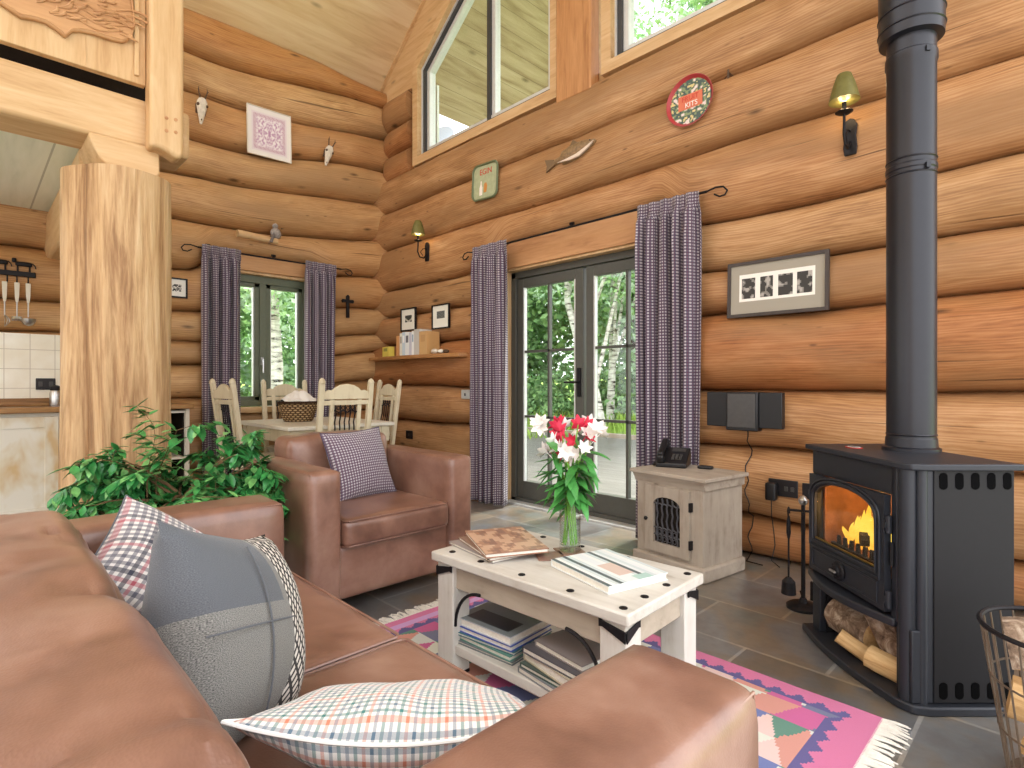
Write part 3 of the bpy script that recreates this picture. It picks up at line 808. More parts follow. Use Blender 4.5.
# newel
n = MB(); pr = []
for i in range(13):
    a = -PI/2 + PI*i/12; pr.append((-2.865+0.083*math.sin(a)*-1*-1, 2.33+0.10*math.cos(a)))
n.prism([(-2.948,2.37),(-2.90,2.375),(-2.855,2.36),(-2.81,2.335),(-2.782,2.365),(-2.782,3.9),(-2.948,3.9)], 2.305, 2.43, 'x')
nw = n.build('newel_post', M['pine_z'], bev=0.03, seg=3)
tag(nw, 'pale upright newel post at the end of the mezzanine beam', 'post')
for y, z in ((-2.87,2.475),(-2.825,2.48),(-2.87,2.545),(-2.825,2.55)):
    d = MB(); d.cyl((2.428,y,z),(2.433,y,z),.0095,None,12); d.build('wooden_plug', M['header'], nw)
# panel
p = MB(); p.box(2.30, 2.345, -4.4, -2.95, 2.722, 3.75)
pn = p.build('balustrade_panel', M['pine_z'], bev=0.004)
tag(pn, 'pale boarded mezzanine balustrade panel with a carved wooden shield', 'panel')
st = MB(); st.box(2.345, 2.362, -3.005, -2.985, 2.76, 3.75); st.box(2.345, 2.35, -3.215, -3.211, 2.722, 3.75); st.build('batten', M['pine_z'], pn)
out = [(-3.62,2.90),(-3.54,2.882),(-3.469,2.85),(-3.42,2.862),(-3.376,2.866),(-3.335,2.85),(-3.298,2.828),(-3.27,2.87),(-3.238,2.885),(-3.18,2.895),(-3.112,2.897),(-3.06,2.905),(-3.035,2.925),(-3.02,2.955),(-3.008,3.0),(-3.012,3.06),(-3.022,3.16),(-3.05,3.3),(-3.1,3.42),(-3.62,3.45)]
pq = MB(); pq.prism(out, 2.345, 2.375, 'x'); sh = pq.build('carved_shield', M['header_y'], pn, bev=0.008)
cv = MB(); rr = random.Random(5)
for k in range(70):
    t = (k % 35)/34; y = -3.60 + 0.54*t; z = 2.915 + 0.16*rr.random() + (0.0 if t < .6 else 0.02)
    ln = 0.05 + 0.05*rr.random(); an = R(70 - 90*t + 20*rr.random())
    pts = [(2.377+0.006*math.sin(PI*q/5), y+math.cos(an)*ln*q/5+0.012*math.sin(q), z+math.sin(an)*ln*q/5) for q in range(6)]
    cv.tube(pts, [0.003,0.006,0.0075,0.007,0.005,0.002], 6)
for k in range(5):
    pts = [(2.377, -3.36+0.05*k+0.30*q/9, 2.92+0.035*k+0.05*math.sin(q*0.8+k)*0.35+0.10*q/9*0.3) for q in range(10)]
    cv.tube(pts, 0.006, 6)
cv.build('carved_relief', M['header_y'], sh)
inn = MB(); inn.tube([(2.375, y*1.0, z+.014) for y, z in out[:19]], 0.005, 6); inn.build('carved_rim', M['header_y'], sh)
# plain dark board added upstairs to darken the gap under the panel
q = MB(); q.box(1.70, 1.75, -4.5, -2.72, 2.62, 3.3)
struct(q.build('gap_dark_board', M['dark_void'], smooth=False))

# ------------------------------------------------------------------ kitchen corner on the far left
kt = MB(); kt.box(.09, .235, -4.55, -2.45, .955, 1.475)
struct(kt.build('wall_tiles', M['white_tile'], smooth=False), 'cream square tiles behind the kitchen worktop')
wt = MB(); wt.box(.25, .675, -4.55, -2.27, .875, .915); wt.box(.235, .26, -4.55, -2.45, .915, .975)
o = wt.build('worktop', M['worktop'], bev=.006); tag(o, 'dark oak kitchen worktop with upstand on the cream cupboards', 'worktop')
def cupboard(y0, y1, label):
    t = thing('kitchen_cupboard', label, 'cupboard', ((.12+.62)/2, (y0+y1)/2, 0), 0, None)
    w = (y1-y0)/2; bd = MB(); bd.box(-.25, .23, -w, w, .08, .873); bd.box(-.25, .19, -w, w, 0, .08); bd.build('body', M['cream_white'], t, bev=.003)
    d = MB(); d.box(.232, .252, -w+.012, w-.028, .10, .845)
    do = d.build('door', M['kitchen_door'], t, bev=.003)
    e = MB(); 
    e.box(.252, .262, -w+.012, -w+.09, .10, .845); e.box(.252, .262, w-.106, w-.028, .10, .845); e.box(.252, .262, -w+.09, w-.106, .765, .845); e.box(.252, .262, -w+.09, w-.106, .10, .18)
    e.build('door_frame', M['kitchen_door'], do, bev=.002)
    g = MB(); g.tube([(.262,-w+.03,.80),(.275,-w+.035,.80),(.28,-w+.06,.80),(.275,-w+.10,.80),(.262,-w+.105,.80)], .006, 8); g.cyl((.262,-w+.1,.8),(.27,-w+.1,.8),.011,None,10); g.build('handle', M['black_iron'], do)
    return t
cupboard(-3.70, -3.135, 'cream knotty kitchen cupboard beside the trunk column')
# open end unit right of the trunk
u = thing('shelf_unit', 'pale open shelf unit with dark inside right of the trunk column', 'shelf', (.37, -2.46, 0))
b = MB(); 
b.box(-.25,.25,-.17,-.14,0,.873); b.box(-.25,.25,.14,.17,0,.873); b.box(-.25,-.23,-.14,.14,0,.873); b.build('frame', M['cream_white'], u, bev=.003)
for z in (.05,.45,.84):
    b = MB(); b.box(-.23,.245,-.14,.14,z,z+.02); b.build('shelf', M['cream_white'], u, bev=.002)
b = MB(); b.box(-.228,-.22,-.139,.139,.0,.873); b.box(-.225,.2,-.14,-.132,.07,.84); b.box(-.225,.2,.132,.14,.07,.84); b.build('lining', M['dark_void'], u, smooth=False)
# socket on the tiles
s = thing('kitchen_socket', 'black double socket on the cream kitchen tiles', 'socket', (.236, -3.205, 1.085))
b = MB(); b.box(0,.012,-.06,.06,-.045,.045); b.build('plate', M['socket_black'], s, bev=.004)
for y in (-.032,.032):
    b = MB(); b.box(.012,.016,y-.012,y+.012,-.02,.02); b.build('switch', M['screen'], s, bev=.001)
# small steel pepper mill / jar by the column
j = thing('glass_storage_jar', 'small steel and glass jar on the worktop beside the trunk column', 'jar', (.40, -3.16, .915))
b = MB(); b.lathe([(.035,0),(.037,.01),(.037,.10),(.03,.12)], 16); b.build('jar_body', M['steel'], j)
b = MB(); b.lathe([(.031,.12),(.033,.125),(.033,.15),(.015,.16),(.0001,.162)], 16); b.build('lid', M['black_iron'], j)
# utensil rack
k = thing('utensil_rack', 'dark iron rail with wire ornaments hung on the kitchen log wall', 'rack', (wx(-3.38,1.93,.3,.04)+.012, -3.45, 1.93))
b = MB(); b.box(-.01,.012,-.30,.185,-.02,.02); b.build('rail', M['black_iron'], k, bev=.004)
for y in (-.27,-.07,.02,.075,.14):
    b = MB(); b.tube([(0,y,-.02),(.018,y,-.03),(.02,y,-.06),(.012,y,-.075)], .005, 6); b.build('hook', M['black_iron'], k)
for y in (-.02, .12):
    b = MB()
    b.soft(-.012,.012,y-.055,y+.045,.06,.095,.012,n=4); b.soft(-.01,.01,y-.075,y-.045,.085,.12,.01,n=4); b.cyl((0,y-.04,.07),(0,y-.04,.02),.006,None,6); b.cyl((0,y+.03,.07),(0,y+.03,.02),.006,None,6)
    b.tube([(0,y+.045,.09),(0,y+.062,.07),(0,y+.066,.05)], .004, 6)
    b.build('animal_ornament', M['black_iron'], k)
def utensil(y, nm, label, kind):
    t = thing(nm, label, 'utensil', (wx(-3.38,1.93,.3,.04)+.032, y, 1.86), 0, 'utensils on the kitchen rail')
    b = MB(); b.prism([(-.016,0),(.016,0),(.013,-.10),(.008,-.15),(-.008,-.15),(-.013,-.10)], -.004, .004, 'x'); b.build('handle', M['cream_white'], t, bev=.003)
    b = MB(); b.cyl((0,0,-.15),(0,0,-.26),.005,.004,8); b.build('shaft', M['steel'], t)
    b = MB()
    if kind == 'ladle': b.lathe([(.0001,-.33),(.025,-.322),(.042,-.30),(.047,-.275),(.044,-.275),(.04,-.298),(.0001,-.325)], 16, (.02,0,0))
    elif kind == 'masher': b.tube([(.0+.0,-.03*math.cos(q*.7)*1, -.28-.012*(q%2)) for q in range(10)], .004, 6); b.cyl((0,0,-.26),(0,0,-.28),.03,.035,12)
    else:
        for w in range(6):
            a = w*PI/6; b.tube([(math.cos(a)*.03*math.sin(PI*q/8), math.sin(a)*.03*math.sin(PI*q/8), -.25-.09*q/8) for q in range(9)], .002, 5)
    b.build('head', M['steel'], t)
utensil(-3.445+.0, 'whisk', 'cream handled whisk, leftmost utensil on the iron rail', 'whisk')
utensil(-3.375, 'masher', 'white handled masher hanging in the middle of the iron rail', 'masher')
utensil(-3.31, 'ladle', 'white handled steel ladle hanging nearest the trunk column', 'ladle')
# ------------------------------------------------------------------ sofa
sf = thing('sofa', 'large brown leather sofa seen from behind its backrest, two seat cushions', 'sofa', (4.65, -3.26, 0))
b = MB(); b.soft(-.96,.96,-.40,.395,.07,.31,.03); b.build('base', M['leather'], sf)
for sx in (-1, 1):
    b = MB(); x0, x1 = sorted((sx*.975, sx*.752)); b.soft(x0,x1,-.42,.447 if sx < 0 else .422,.07,.655,.035,(.004,.004,.006),12,.004,3)
    o = b.build('arm', M['leather'], sf)
    b = MB()
    for xe in (x0+.012, x1-.012): b.tube([(xe,-.40,.643),(xe,.431 if sx < 0 else .406,.643),(xe,.435 if sx < 0 else .41,.10)], .0028, 6)
    b.build('seam', M['leather'], o)
b = MB(); b.soft(-.752,.752,-.425,-.19,.10,.735,.05,(.0,.010,.016),44,.014,9,6.5,.03)
o = b.build('backrest', M['leather'], sf)
b = MB(); b.tube([(-.74+1.48*i/30,-.405,.712+.006*math.sin(PI*i/30)) for i in range(31)], .003, 6)
b.build('piping', M['leather'], o)
for x0, x1, sd in ((-.75,.058,1),(.062,.75,2)):
    b = MB(); b.soft(x0,x1,-.24,.415,.29,.435,.03,(.0,.004,.012),14,.004,sd)
    o = b.build('seat_cushion', M['leather'], sf)
    b = MB(); e = .008
    for z in (.428,.30): b.tube([(x0+e,-.2,z),(x0+e,.40,z),(x0+.02,.411,z),(x1-.02,.411,z),(x1-e,.40,z),(x1-e,-.2,z)], .004, 6)
    b.build('piping', M['leather'], o)
for sx in (-.88,.88):
    for sy in (-.34,.34):
        b = MB(); b.box(sx-.03,sx+.03,sy-.03,sy+.03,0,.075); b.build('foot', M['black_iron'], sf, bev=.004)

# ------------------------------------------------------------------ armchair (faces +X)
ac = thing('armchair', 'brown leather armchair with a grey gingham cushion, facing the stove', 'armchair', (3.13, -2.10, 0))
b = MB(); b.soft(-.38,.395,-.32,.32,.07,.325,.02,(.004,.0,.0)); b.build('base', M['leather'], ac)
for sy in (-1, 1):
    y0, y1 = sorted((sy*.475, sy*.312)); b = MB(); b.soft(-.41,.425,y0,y1,.07,.685,.03,(.004,.004,.006),12,.004,5)
    o = b.build('arm', M['leather'], ac)
    b = MB()
    for ye in (y0+.011, y1-.011): b.tube([(-.39,ye,.676),(.413,ye,.676),(.414,ye,.10)], .004, 6)
    b.build('seam', M['leather'], o)
b = MB(); b.soft(-.415,-.17,-.312,.312,.07,.79,.05,(.012,.0,.012),12,.006,4); b.build('backrest', M['leather'], ac)
b = MB(); b.soft(-.2,.435,-.308,.308,.315,.45,.032,(.006,.0,.014),14,.004,8)
o = b.build('seat_cushion', M['leather'], ac)
b = MB()
for z in (.443,.325): b.tube([(-.15,-.30,z),(.41,-.30,z),(.43,-.285,z),(.43,.285,z),(.41,.30,z),(-.15,.30,z)], .004, 6)
b.build('piping', M['leather'], o)
for sx in (-.34,.34):
    for sy in (-.41,.41):
        b = MB(); b.box(sx-.03,sx+.03,sy-.03,sy+.03,0,.075); b.build('foot', M['black_iron'], ac, bev=.004)

# ------------------------------------------------------------------ cushions
def basis(nrm, roll=0.0):
    """rotation whose local -Y/+Y is the cushion normal; z in plane, upwards, rolled"""
    n = Vector(nrm).normalized(); up = Vector((0,0,1)); up = (up - n*up.dot(n)).normalized()
    x = n.cross(up)*-1
    x = up.cross(n)*-1
    m = Matrix((( -up.cross(n)).normalized(), n, up)).transposed()
    if m.determinant() < 0: m = Matrix(((up.cross(n)).normalized(), n, up)).transposed()
    return (m @ Matrix.Rotation(roll, 3, 'Y')).to_euler()
def cushion(label, loc, nrm, roll, size, T, mat, seed, rim=None, mfn=None, wr=.01, group=None, n=22, inset=.075, sag=0):
    t = thing('cushion', label, 'cushion', loc, 0, group, rot=basis(nrm, roll))
    b = MB(); b.pillow(size[0], size[1], T, n, inset, seed, wr, sag)
    o = b.build('cover', mat, t, merge=True, ang=70)
    if mfn:
        for p in o.data.polygons: p.material_index = mfn(p.center)
    if rim:
        b = MB(); w, h = size; pts = []
        for k in range(81):
            q = k/80*4; i = int(q) % 4; f = (q % 1)*2-1
            x, z = [(f,-1),(1,f),(-f,1),(-1,-f)][i]
            pts.append((x*(1-inset*(1-z*z))*w/2, -sag*(1-x*x)*(.5+.5*z), z*(1-inset*(1-x*x))*h/2))
        b.tube(pts, .003, 6); b.build('piping', rim, t)
    return t
CH = cushion('white cushion with green and orange check tucked into the near sofa corner', (5.161,-3.132,.535), (-.351,.334,.875), R(0.4), (.44,.41), .135, M['tattersall'], 2, M['linen'], inset=.13, sag=.03)
def greyfn(c):
    if c.x < .015: return 1
    if c.z > .03 and c.x > .03: return 2
    return 0
GREY = cushion('large grey tweed patchwork cushion with a woven black and white strip', (4.80,-3.295,.605), (.636,.739,.26), R(-19), (.41,.41), .25, [M['tweed'],M['hound'],M['tweed_dark']], 3, None, greyfn, inset=.12)
b = MB(); w = .22
def surf(x, z):
    xx, zz = x/.21, z/.21
    return .125*max(0,(1-xx*xx)*(1-zz*zz))**.5 + .002
b.tube([(.015+.175*i/20, surf(.015+.175*i/20, .0), .0) for i in range(21)], .0018, 6)
b.tube([(.085, surf(.085, -.17+.31*i/20), -.17+.31*i/20) for i in range(21)], .0018, 6)
b.build('seam', M['tweed_dark'], GREY)
PL = cushion('small grey and red plaid cushion leaning behind the grey tweed one', (4.12,-3.265,.565), (.66,.42,.62), R(-52), (.35,.35), .18, M['plaid'], 4, M['tweed_dark'])
GG = cushion('small grey gingham cushion propped on the armchair seat', (3.085,-2.065,.635), (.921,.12,.358), R(2), (.40,.40), .16, M['gingham'], 5, M['gingham'])

# ------------------------------------------------------------------ coffee table
ct = thing('coffee_table', 'whitewashed wooden coffee table with black iron studs and corner straps', 'table', (4.655, -2.165, 0), R(2))
hx, hy = .425, .234
b = MB(); b.box(-hx,hx,-hy,hy,.425,.46); b.build('tabletop', M['whitewash'], ct, bev=.006)
b = MB(); b.box(-hx+.06,hx-.06,-hy+.035,-hy+.06,.335,.425); b.box(-hx+.06,hx-.06,hy-.06,hy-.035,.335,.425); b.box(-hx+.035,-hx+.06,-hy+.06,hy-.06,.335,.425); b.box(hx-.06,hx-.035,-hy+.06,hy-.06,.335,.425)
b.build('apron', M['apron'], ct, bev=.003)
for sx in (-1,1):
    for sy in (-1,1):
        x0, x1 = sorted((sx*(hx-.018), sx*(hx-.105))); y0, y1 = sorted((sy*(hy-.018), sy*(hy-.10)))
        b = MB(); b.box(x0,x1,y0,y1,.02,.425); o = b.build('leg', M['whitewash_z'], ct, bev=.004)
        b = MB(); b.box(x0,x1,y0,y1,0,.022); b.build('foot_pad', M['black_iron'], o)
        # corner strap
        xo, yo = sx*(hx-.016), sy*(hy-.016)
        b = MB()
        b.prism([(xo,.405),(xo-sx*.075,.417),(xo-sx*.088,.424),(xo-sx*.088,.398),(xo-sx*.075,.400),(xo,.372)], *sorted((yo, yo+sy*.005)), axis='y')
        b.prism([(yo,.405),(yo-sy*.06,.417),(yo-sy*.07,.424),(yo-sy*.07,.398),(yo-sy*.06,.400),(yo,.372)], *sorted((xo, xo+sx*.005)), axis='x')
        b.build('corner_strap', M['black_iron'], o, bev=.001)
        # curved iron brace from leg to apron
        b = MB(); pts = []
        for i in range(11):
            a = PI/2*i/10; pts.append((sx*(hx-.105) - sx*.13*(1-math.cos(a)), sy*(hy-.03), .20+.145*math.sin(a)))
        b.tube(pts, .006, 6); 
        b.build('brace', M['black_iron'], o)
b = MB(); b.box(-hx+.03,hx-.03,-hy+.03,hy-.03,.095,.13); b.build('lower_shelf', M['whitewash'], ct, bev=.004)
st = [(-.37,-.20),(-.205,-.205),(.0,-.207),(.21,-.21),(.405,-.212),(.405,-.09),(.405,.05),(.405,.2),(.16,.21),(-.05,.21),(-.25,.21),(-.38,.2),(-.405,-.08),(-.405,.08)]
for x, y in st:
    b = MB(); b.lathe([(.0125,.459),(.012,.4625),(.007,.4645),(.0001,.465)], 10, (x*.96,y*.94,0)); b.build('stud', M['black_iron'], ct)

# ------------------------------------------------------------------ books
def book(label, loc, size, rz, cover, group=None, standing=False, pagecol=None, art=None, name='book'):
    """flat book: size (w,d,t); standing: spine faces -Y, size (t, d, h)"""
    t = thing(name, label, name, loc, rz, group)
    w, d, h = size
    if not standing:
        c = .003 if h > .01 else .0012
        b = MB(); b.c = cover
        b.box(-w/2,w/2,-d/2,d/2,0,c)
        if art: b.grid(16,16,lambda u,v:((u-.5)*w,(v-.5)*d,h),None,art)
        b.box(-w/2,w/2,-d/2,d/2,h-c,h-.0002 if art else h)
        b.box(-w/2,-w/2+c,-d/2,d/2,c,h-c)
        b.build('cover', M['col_gloss'], t, smooth=False)
        b = MB(); b.box(-w/2+c,w/2-.004,-d/2+.004,d/2-.004,c,h-c); b.build('pages', M['paper'], t, smooth=False)
    else:
        c = min(.003, w*.2)
        b = MB(); b.c = cover
        b.box(-w/2,-w/2+c,-d/2,d/2,0,h); b.box(w/2-c,w/2,-d/2,d/2,0,h); b.box(-w/2+c,w/2-c,-d/2,-d/2+c,0,h)
        if art: b.c = art; b.box(-w/2+.2*w,w/2-.2*w,-d/2-.0008,-d/2,h*.55,h*.85)
        b.build('cover', M['col_gloss'], t, smooth=False)
        b = MB(); b.box(-w/2+c,w/2-c,-d/2+c,d/2-.005,.004,h-.004); b.build('pages', M['paper'], t, smooth=False)
    return t
rr = random.Random(11)
def stripes(cols, k=14):
    seq = [rr.choice(cols) for _ in range(k)]
    return lambda u, v: seq[min(k-1, int(v*k))]
white_cols = [rgb(226,230,230), rgb(206,216,216), rgb(140,152,158), rgb(236,236,232), rgb(96,104,108)]
sq = stripes(white_cols, 40)
def white_art(u, v):
    if .45 < u < .8 and .4 < v < .62: return rgb(214,190,178)
    if u > .86 and v > .5 and v < .75: return rgb(176,206,196)
    return sq(u, v)
book('thick white photo book on the coffee table top by the vase', (4.848,-2.145,.461), (.30,.245,.024), R(-14), rgb(226,230,228), art=white_art)
G1 = 'magazines piled on the coffee table'
def map_art(u, v):
    n = noise.noise(Vector((u*6, v*6, 2.2)))+.5*noise.noise(Vector((u*15, v*15, 5)))
    c = rgb(206,170,140) if n > .1 else (rgb(176,136,110) if n > -.25 else rgb(150,116,98))
    return c
for i, (nm, lab, dx, dy, rz, sz, cv, ar) in enumerate([
    ('magazine','grey edged magazine at the bottom of the tabletop pile',-.035,-.02,-8,(.30,.225,.010),rgb(150,140,136),None),
    ('magazine','brown magazine in the middle of the tabletop pile',-.012,-.01,-18,(.30,.225,.010),rgb(140,112,96),None),
    ('folder','worn tan leather folder on top of the tabletop pile',.0,.0,-27,(.32,.235,.016),rgb(150,106,80),map_art)]):
    book(lab, (4.415+dx,-2.20+dy,.461+.0105*i), sz, R(rz), cv, G1, art=ar, name=nm)
G2 = 'books on the coffee table lower shelf'
z = .131
def dark_art(u, v):
    if .12 < u < .85 and .15 < v < .5: return rgb(40,42,46)
    return rgb(120,128,128) if v < .8 else rgb(150,156,154)
for lab, cv, sz, rz, ar in [
    ('grey paperback at the foot of the left pile under the table', rgb(120,126,128), (.29,.24,.012), 6, None),
    ('green covered book second from the bottom of the left pile', rgb(92,142,128), (.29,.235,.018), 3, None),
    ('teal and white magazine in the left pile under the table', rgb(60,110,120), (.285,.235,.010), 8, None),
    ('blue book in the left pile under the coffee table', rgb(70,92,170), (.28,.23,.020), 5, None),
    ('pale grey picture book topping the left pile under the table', rgb(196,200,204), (.275,.225,.028), 4, dark_art)]:
    book(lab, (4.44,-2.235,z), sz, R(rz), cv, G2, art=ar); z += sz[2]+.0008
z = .131
for lab, cv, sz, rz, ar in [
    ('grey book with a red mark at the bottom of the right pile', rgb(130,134,134), (.30,.25,.020), -6, None),
    ('dark green book low in the right pile under the table', rgb(66,84,76), (.29,.235,.016), -3, None),
    ('cream box file in the right pile under the coffee table', rgb(188,178,156), (.28,.225,.030), -10, None),
    ('dark framed book above the cream box under the table', rgb(86,84,88), (.28,.225,.020), -4, None),
    ('small taupe book topping the right pile under the table', rgb(140,130,126), (.22,.17,.020), -7, None)]:
    book(lab, (4.80,-2.245,z), sz, R(rz), cv, G2, art=ar); z += sz[2]+.0008
# book('thin green leaflet lying at the back of the lower shelf', (4.60,-2.02,.131), (.14,.10,.008), R(20), rgb(120,160,148), G2)
# coasters
for x, y, r_, lab in ((4.600,-2.150,-38,'brown leather coaster lying free beside the vase'),(4.612,-2.052,-30,'brown leather coaster under the glass vase')):
    b = MB(); b.box(-.05,.05,-.05,.05,0,.004); o = b.build('coaster', M['leather'], None, bev=.0015, loc=(x,y,.461), rot=(0,0,R(r_)))
    tag(o, lab, 'coaster')

# ------------------------------------------------------------------ vase and flowers
vs = thing('vase', 'tall clear cylindrical glass vase on the coffee table', 'vase', (4.612,-2.052,.466))
b = MB(); b.lathe([(.038,0),(.040,.004),(.040,.235),(.0405,.24),(.0375,.24),(.0365,.022),(.0001,.018)], 28); b.build('glass_body', M['vase_glass'], vs, ang=40)
b = MB(); b.lathe([(.0355,.024),(.0355,.10),(.0001,.10)], 24); b.build('water', M['vase_glass'], vs)
rr = random.Random(21)
def leafq(mb, p, d, up, L, w, curl=.25):
    d = Vector(d).normalized(); s = d.cross(Vector(up)); s = s.normalized() if s.length > 1e-4 else d.orthogonal().normalized(); n_ = s.cross(d)
    p = Vector(p); pts = []
    for t, ww in ((0,.08),(.3,.85),(.6,1),(.85,.5),(1,.02)):
        c = p + d*L*t - n_*curl*L*t*t
        pts.append((c - s*w*ww/2, c + n_*w*.14*ww*-1, c + s*w*ww/2))
    V = [q for tr in pts for q in tr]; F = []
    for i in range(4):
        a = i*3; F += [(a,a+1,a+4,a+3),(a+1,a+2,a+5,a+4)]
    mb.add(V, F)
def bloom(mb_w, p, d, size, mats):
    d = Vector(d).normalized(); a = d.orthogonal().normalized(); b_ = d.cross(a)
    for k in range(6):
        an = k*PI/3; o = a*math.cos(an) + b_*math.sin(an)
        leafq(mb_w, p, (d*(.8 if k % 2 else 1.0) + o*.7), d, size, size*.5, .3)
def stem(label, ang, tilt, h, colr, nbl, group):
    t = thing('flower_stem', label, 'flower', (4.612+.018*math.cos(ang+2), -2.052+.018*math.sin(ang+2), .492), 0, group)
    H = h; out = Vector((math.cos(ang)*tilt, math.sin(ang)*tilt, 1.0))
    pts = []
    rim = min(.026, .22*tilt*.6)
    for i in range(9):
        u = i/8; zz = H*u
        rad = (zz/.21)*.024 - .012 if zz < .21 else .012 + (zz-.21)*tilt
        pts.append(Vector((math.cos(ang)*rad, math.sin(ang)*rad, zz)))
    b = MB(); b.tube(pts, [.0032]*8+[.002], 6); b.build('stem', M['flower_stem'], t)
    tip = pts[-1]; d0 = (pts[-1]-pts[-2]).normalized()
    b = MB()
    for k in range(7):
        u = .46 + .5*k/7; p = pts[0].lerp(pts[-1], 0); q = u*8; i = int(q); p = pts[i].lerp(pts[min(8,i+1)], q-i)
        a2 = ang + rr.uniform(-2.2,2.2); leafq(b, p, (math.cos(a2), math.sin(a2), rr.uniform(-.7,.5)), (0,0,1), rr.uniform(.08,.13), rr.uniform(.028,.042), rr.uniform(.2,.6))
    b.build('leaves', M['flower_leaf'], t)
    b = MB()
    for k in range(nbl):
        a2 = ang + rr.uniform(-1.6,1.6); dd = Vector((math.cos(a2)*.9, math.sin(a2)*.9, rr.uniform(-.2,.9)))
        p = tip + dd*rr.uniform(.02,.045); b.tube([tip - d0*.03, p], .0015, 5); bloom(b, p, dd, rr.uniform(.034,.046), None)
    b.build('blossom', colr, t)
gw, gr_ = 'white alstroemeria stems', 'red alstroemeria stems'
for k in range(7): stem('white alstroemeria stem standing in the glass vase', k*2*PI/7+.4, rr.uniform(.35,.75), rr.uniform(.30,.43), M['petal_white'], 3, gw)
for k in range(5): stem('red alstroemeria stem standing in the glass vase', k*2*PI/5+1.0, rr.uniform(.1,.5), rr.uniform(.30,.45), M['petal_red'], 2, gr_)

# ------------------------------------------------------------------ rug
RX0, RX1, RY0, RY1 = 3.76, 5.50, -2.80, -1.55
pal = [rgb(116,126,172), rgb(206,150,138), rgb(104,142,128), rgb(216,218,206), rgb(196,106,152), rgb(206,210,206), rgb(222,196,190), rgb(120,124,150)]
pink, navy, cream, lav = rgb(204,122,158), rgb(104,98,144), rgb(222,218,208), rgb(200,160,206)
def rugcol(x, y):
    ex = min(x-RX0, RX1-x); ey = min(y-RY0, RY1-y)
    px_, py_ = (x-RX0), (RY1-y)
    left = x - RX0 < .33 and x-RX0 < ey + .2
    e = min(ex, ey); along = px_ if ey < ex else py_
    tooth = abs((along/.07) % 1 - .5)*2      # zigzag of the dark band
    if e < (.050 if ey <= ex else .085) + .028*round(tooth*4)/4:
        if ex < ey and x-RX0 < .085 and e > .045: return lav
        return pink
    if e < (.092 if ey <= ex else .135): return navy
    # field of stepped triangles
    S = .118; gx, gy = px_/S, py_/S
    j = math.floor(gy); fy = gy - j; fy = math.floor(fy*8+.5)/8
    i2 = gx + (.5 if j % 2 else 0); i = math.floor(i2); fx = i2 - i
    up = abs(fx-.5)*2 < fy
    h = (i*7 + j*13 + (5 if up else 0)*3 + (i*j) % 5)
    if up: return pal[(i*3 + j*5) % 8]
    k = i if fx > .5 else i-1
    return [pal[3], pal[5], pal[0], pal[1], pal[3], pal[2], pal[4]][(k*3 + j*2) % 7]
nx, ny = 260, 186
rg = thing('rug', 'pink bordered kilim rug with stepped triangles and white fringe', 'rug', ((RX0+RX1)/2, (RY0+RY1)/2, 0))
cx, cy = (RX0+RX1)/2, (RY0+RY1)/2
b = MB(); b.grid(nx, ny, lambda u,v: (RX0+(RX1-RX0)*u-cx, RY0+(RY1-RY0)*v-cy, .009+.0015*noise.noise(Vector((u*9,v*7,0)))), None, lambda u,v: rugcol(RX0+(RX1-RX0)*u, RY0+(RY1-RY0)*v))
b.c = pink; w, h = (RX1-RX0)/2, (RY1-RY0)/2
b.add([(-w,-h,.001),(w,-h,.001),(w,h,.001),(-w,h,.001),(-w,-h,.0085),(w,-h,.0085),(w,h,.0085),(-w,h,.0085)], [(3,2,1,0),(0,1,5,4),(1,2,6,5),(2,3,7,6),(3,0,4,7)])
b.build('woven_field', M['wool'], rg, smooth=False)
for sx in (-1,1):
    b = MB(); 
    for k in range(150):
        y = -h + (2*h)*(k+.5)/150; L = rr.uniform(.06,.085); dy = rr.uniform(-.02,.02)
        b.tube([(sx*(w-.004), y, .006),(sx*(w+L*.5), y+dy*.4, .008),(sx*(w+L), y+dy, .003)], [.0042,.0036,.0022], 5)
    b.build('fringe', M['fringe'], rg)

# ------------------------------------------------------------------ phone cabinet
pc_ = thing('side_cabinet', 'small grey weathered cabinet with arched iron grille door by the curtain', 'cabinet', (4.305,-.575,0), R(-8)); pc_.scale = (.94,.94,1)
b = MB(); b.box(-.245,.245,-.20,.205,.075,.535); b.build('body', M['greywood'], pc_, bev=.003)
b = MB(); b.prism([(-.27,.0),(.27,.0),(.27,.08),(-.27,.08)][0:4], -.225, .205, 'y'); b.build('plinth', M['greywood_x'], pc_, bev=.012)
b = MB(); b.box(-.285,.285,-.235,.215,.55,.572); b.build('top', M['greywood_x'], pc_, bev=.004)
b = MB(); b.prism([(-.203,.50),(-.206,.515),(-.216,.53),(-.228,.55),(.206,.55),(.206,.50)], -.262, .262, 'x'); b.build('moulding', M['greywood_x'], pc_, bev=.002)
d = MB(); X0, X1, Z0, Z1 = -.165, .165, .105, .49
iw = [(-.10,.16),(.10,.16),(.10,.385)]+[(.10*math.cos(PI*k/10), .385+.045*math.sin(PI*k/10)) for k in range(1,10)]+[(-.10,.385)]
ow = []
d.prism([(X0,Z0),(X1,Z0),(X1,.16),(X0,.16)], -.222, -.2, 'y'); d.prism([(X0,.16),(-.10,.16),(-.10,.385),(X0,.385)], -.222,-.2,'y'); d.prism([(.10,.16),(X1,.16),(X1,.385),(.10,.385)], -.222,-.2,'y')
top = [(X0,.385)]+[(-.10*math.cos(PI*k/10), .385+.045*math.sin(PI*k/10)) for k in range(0,11)]+[(X1,.385)]
for k in range(len(top)-1):
    a, c = top[k], top[k+1]; d.prism([a, c, (c[0], Z1), (a[0], Z1)], -.222, -.2, 'y')
do = d.build('door', M['greywood'], pc_, smooth=False)
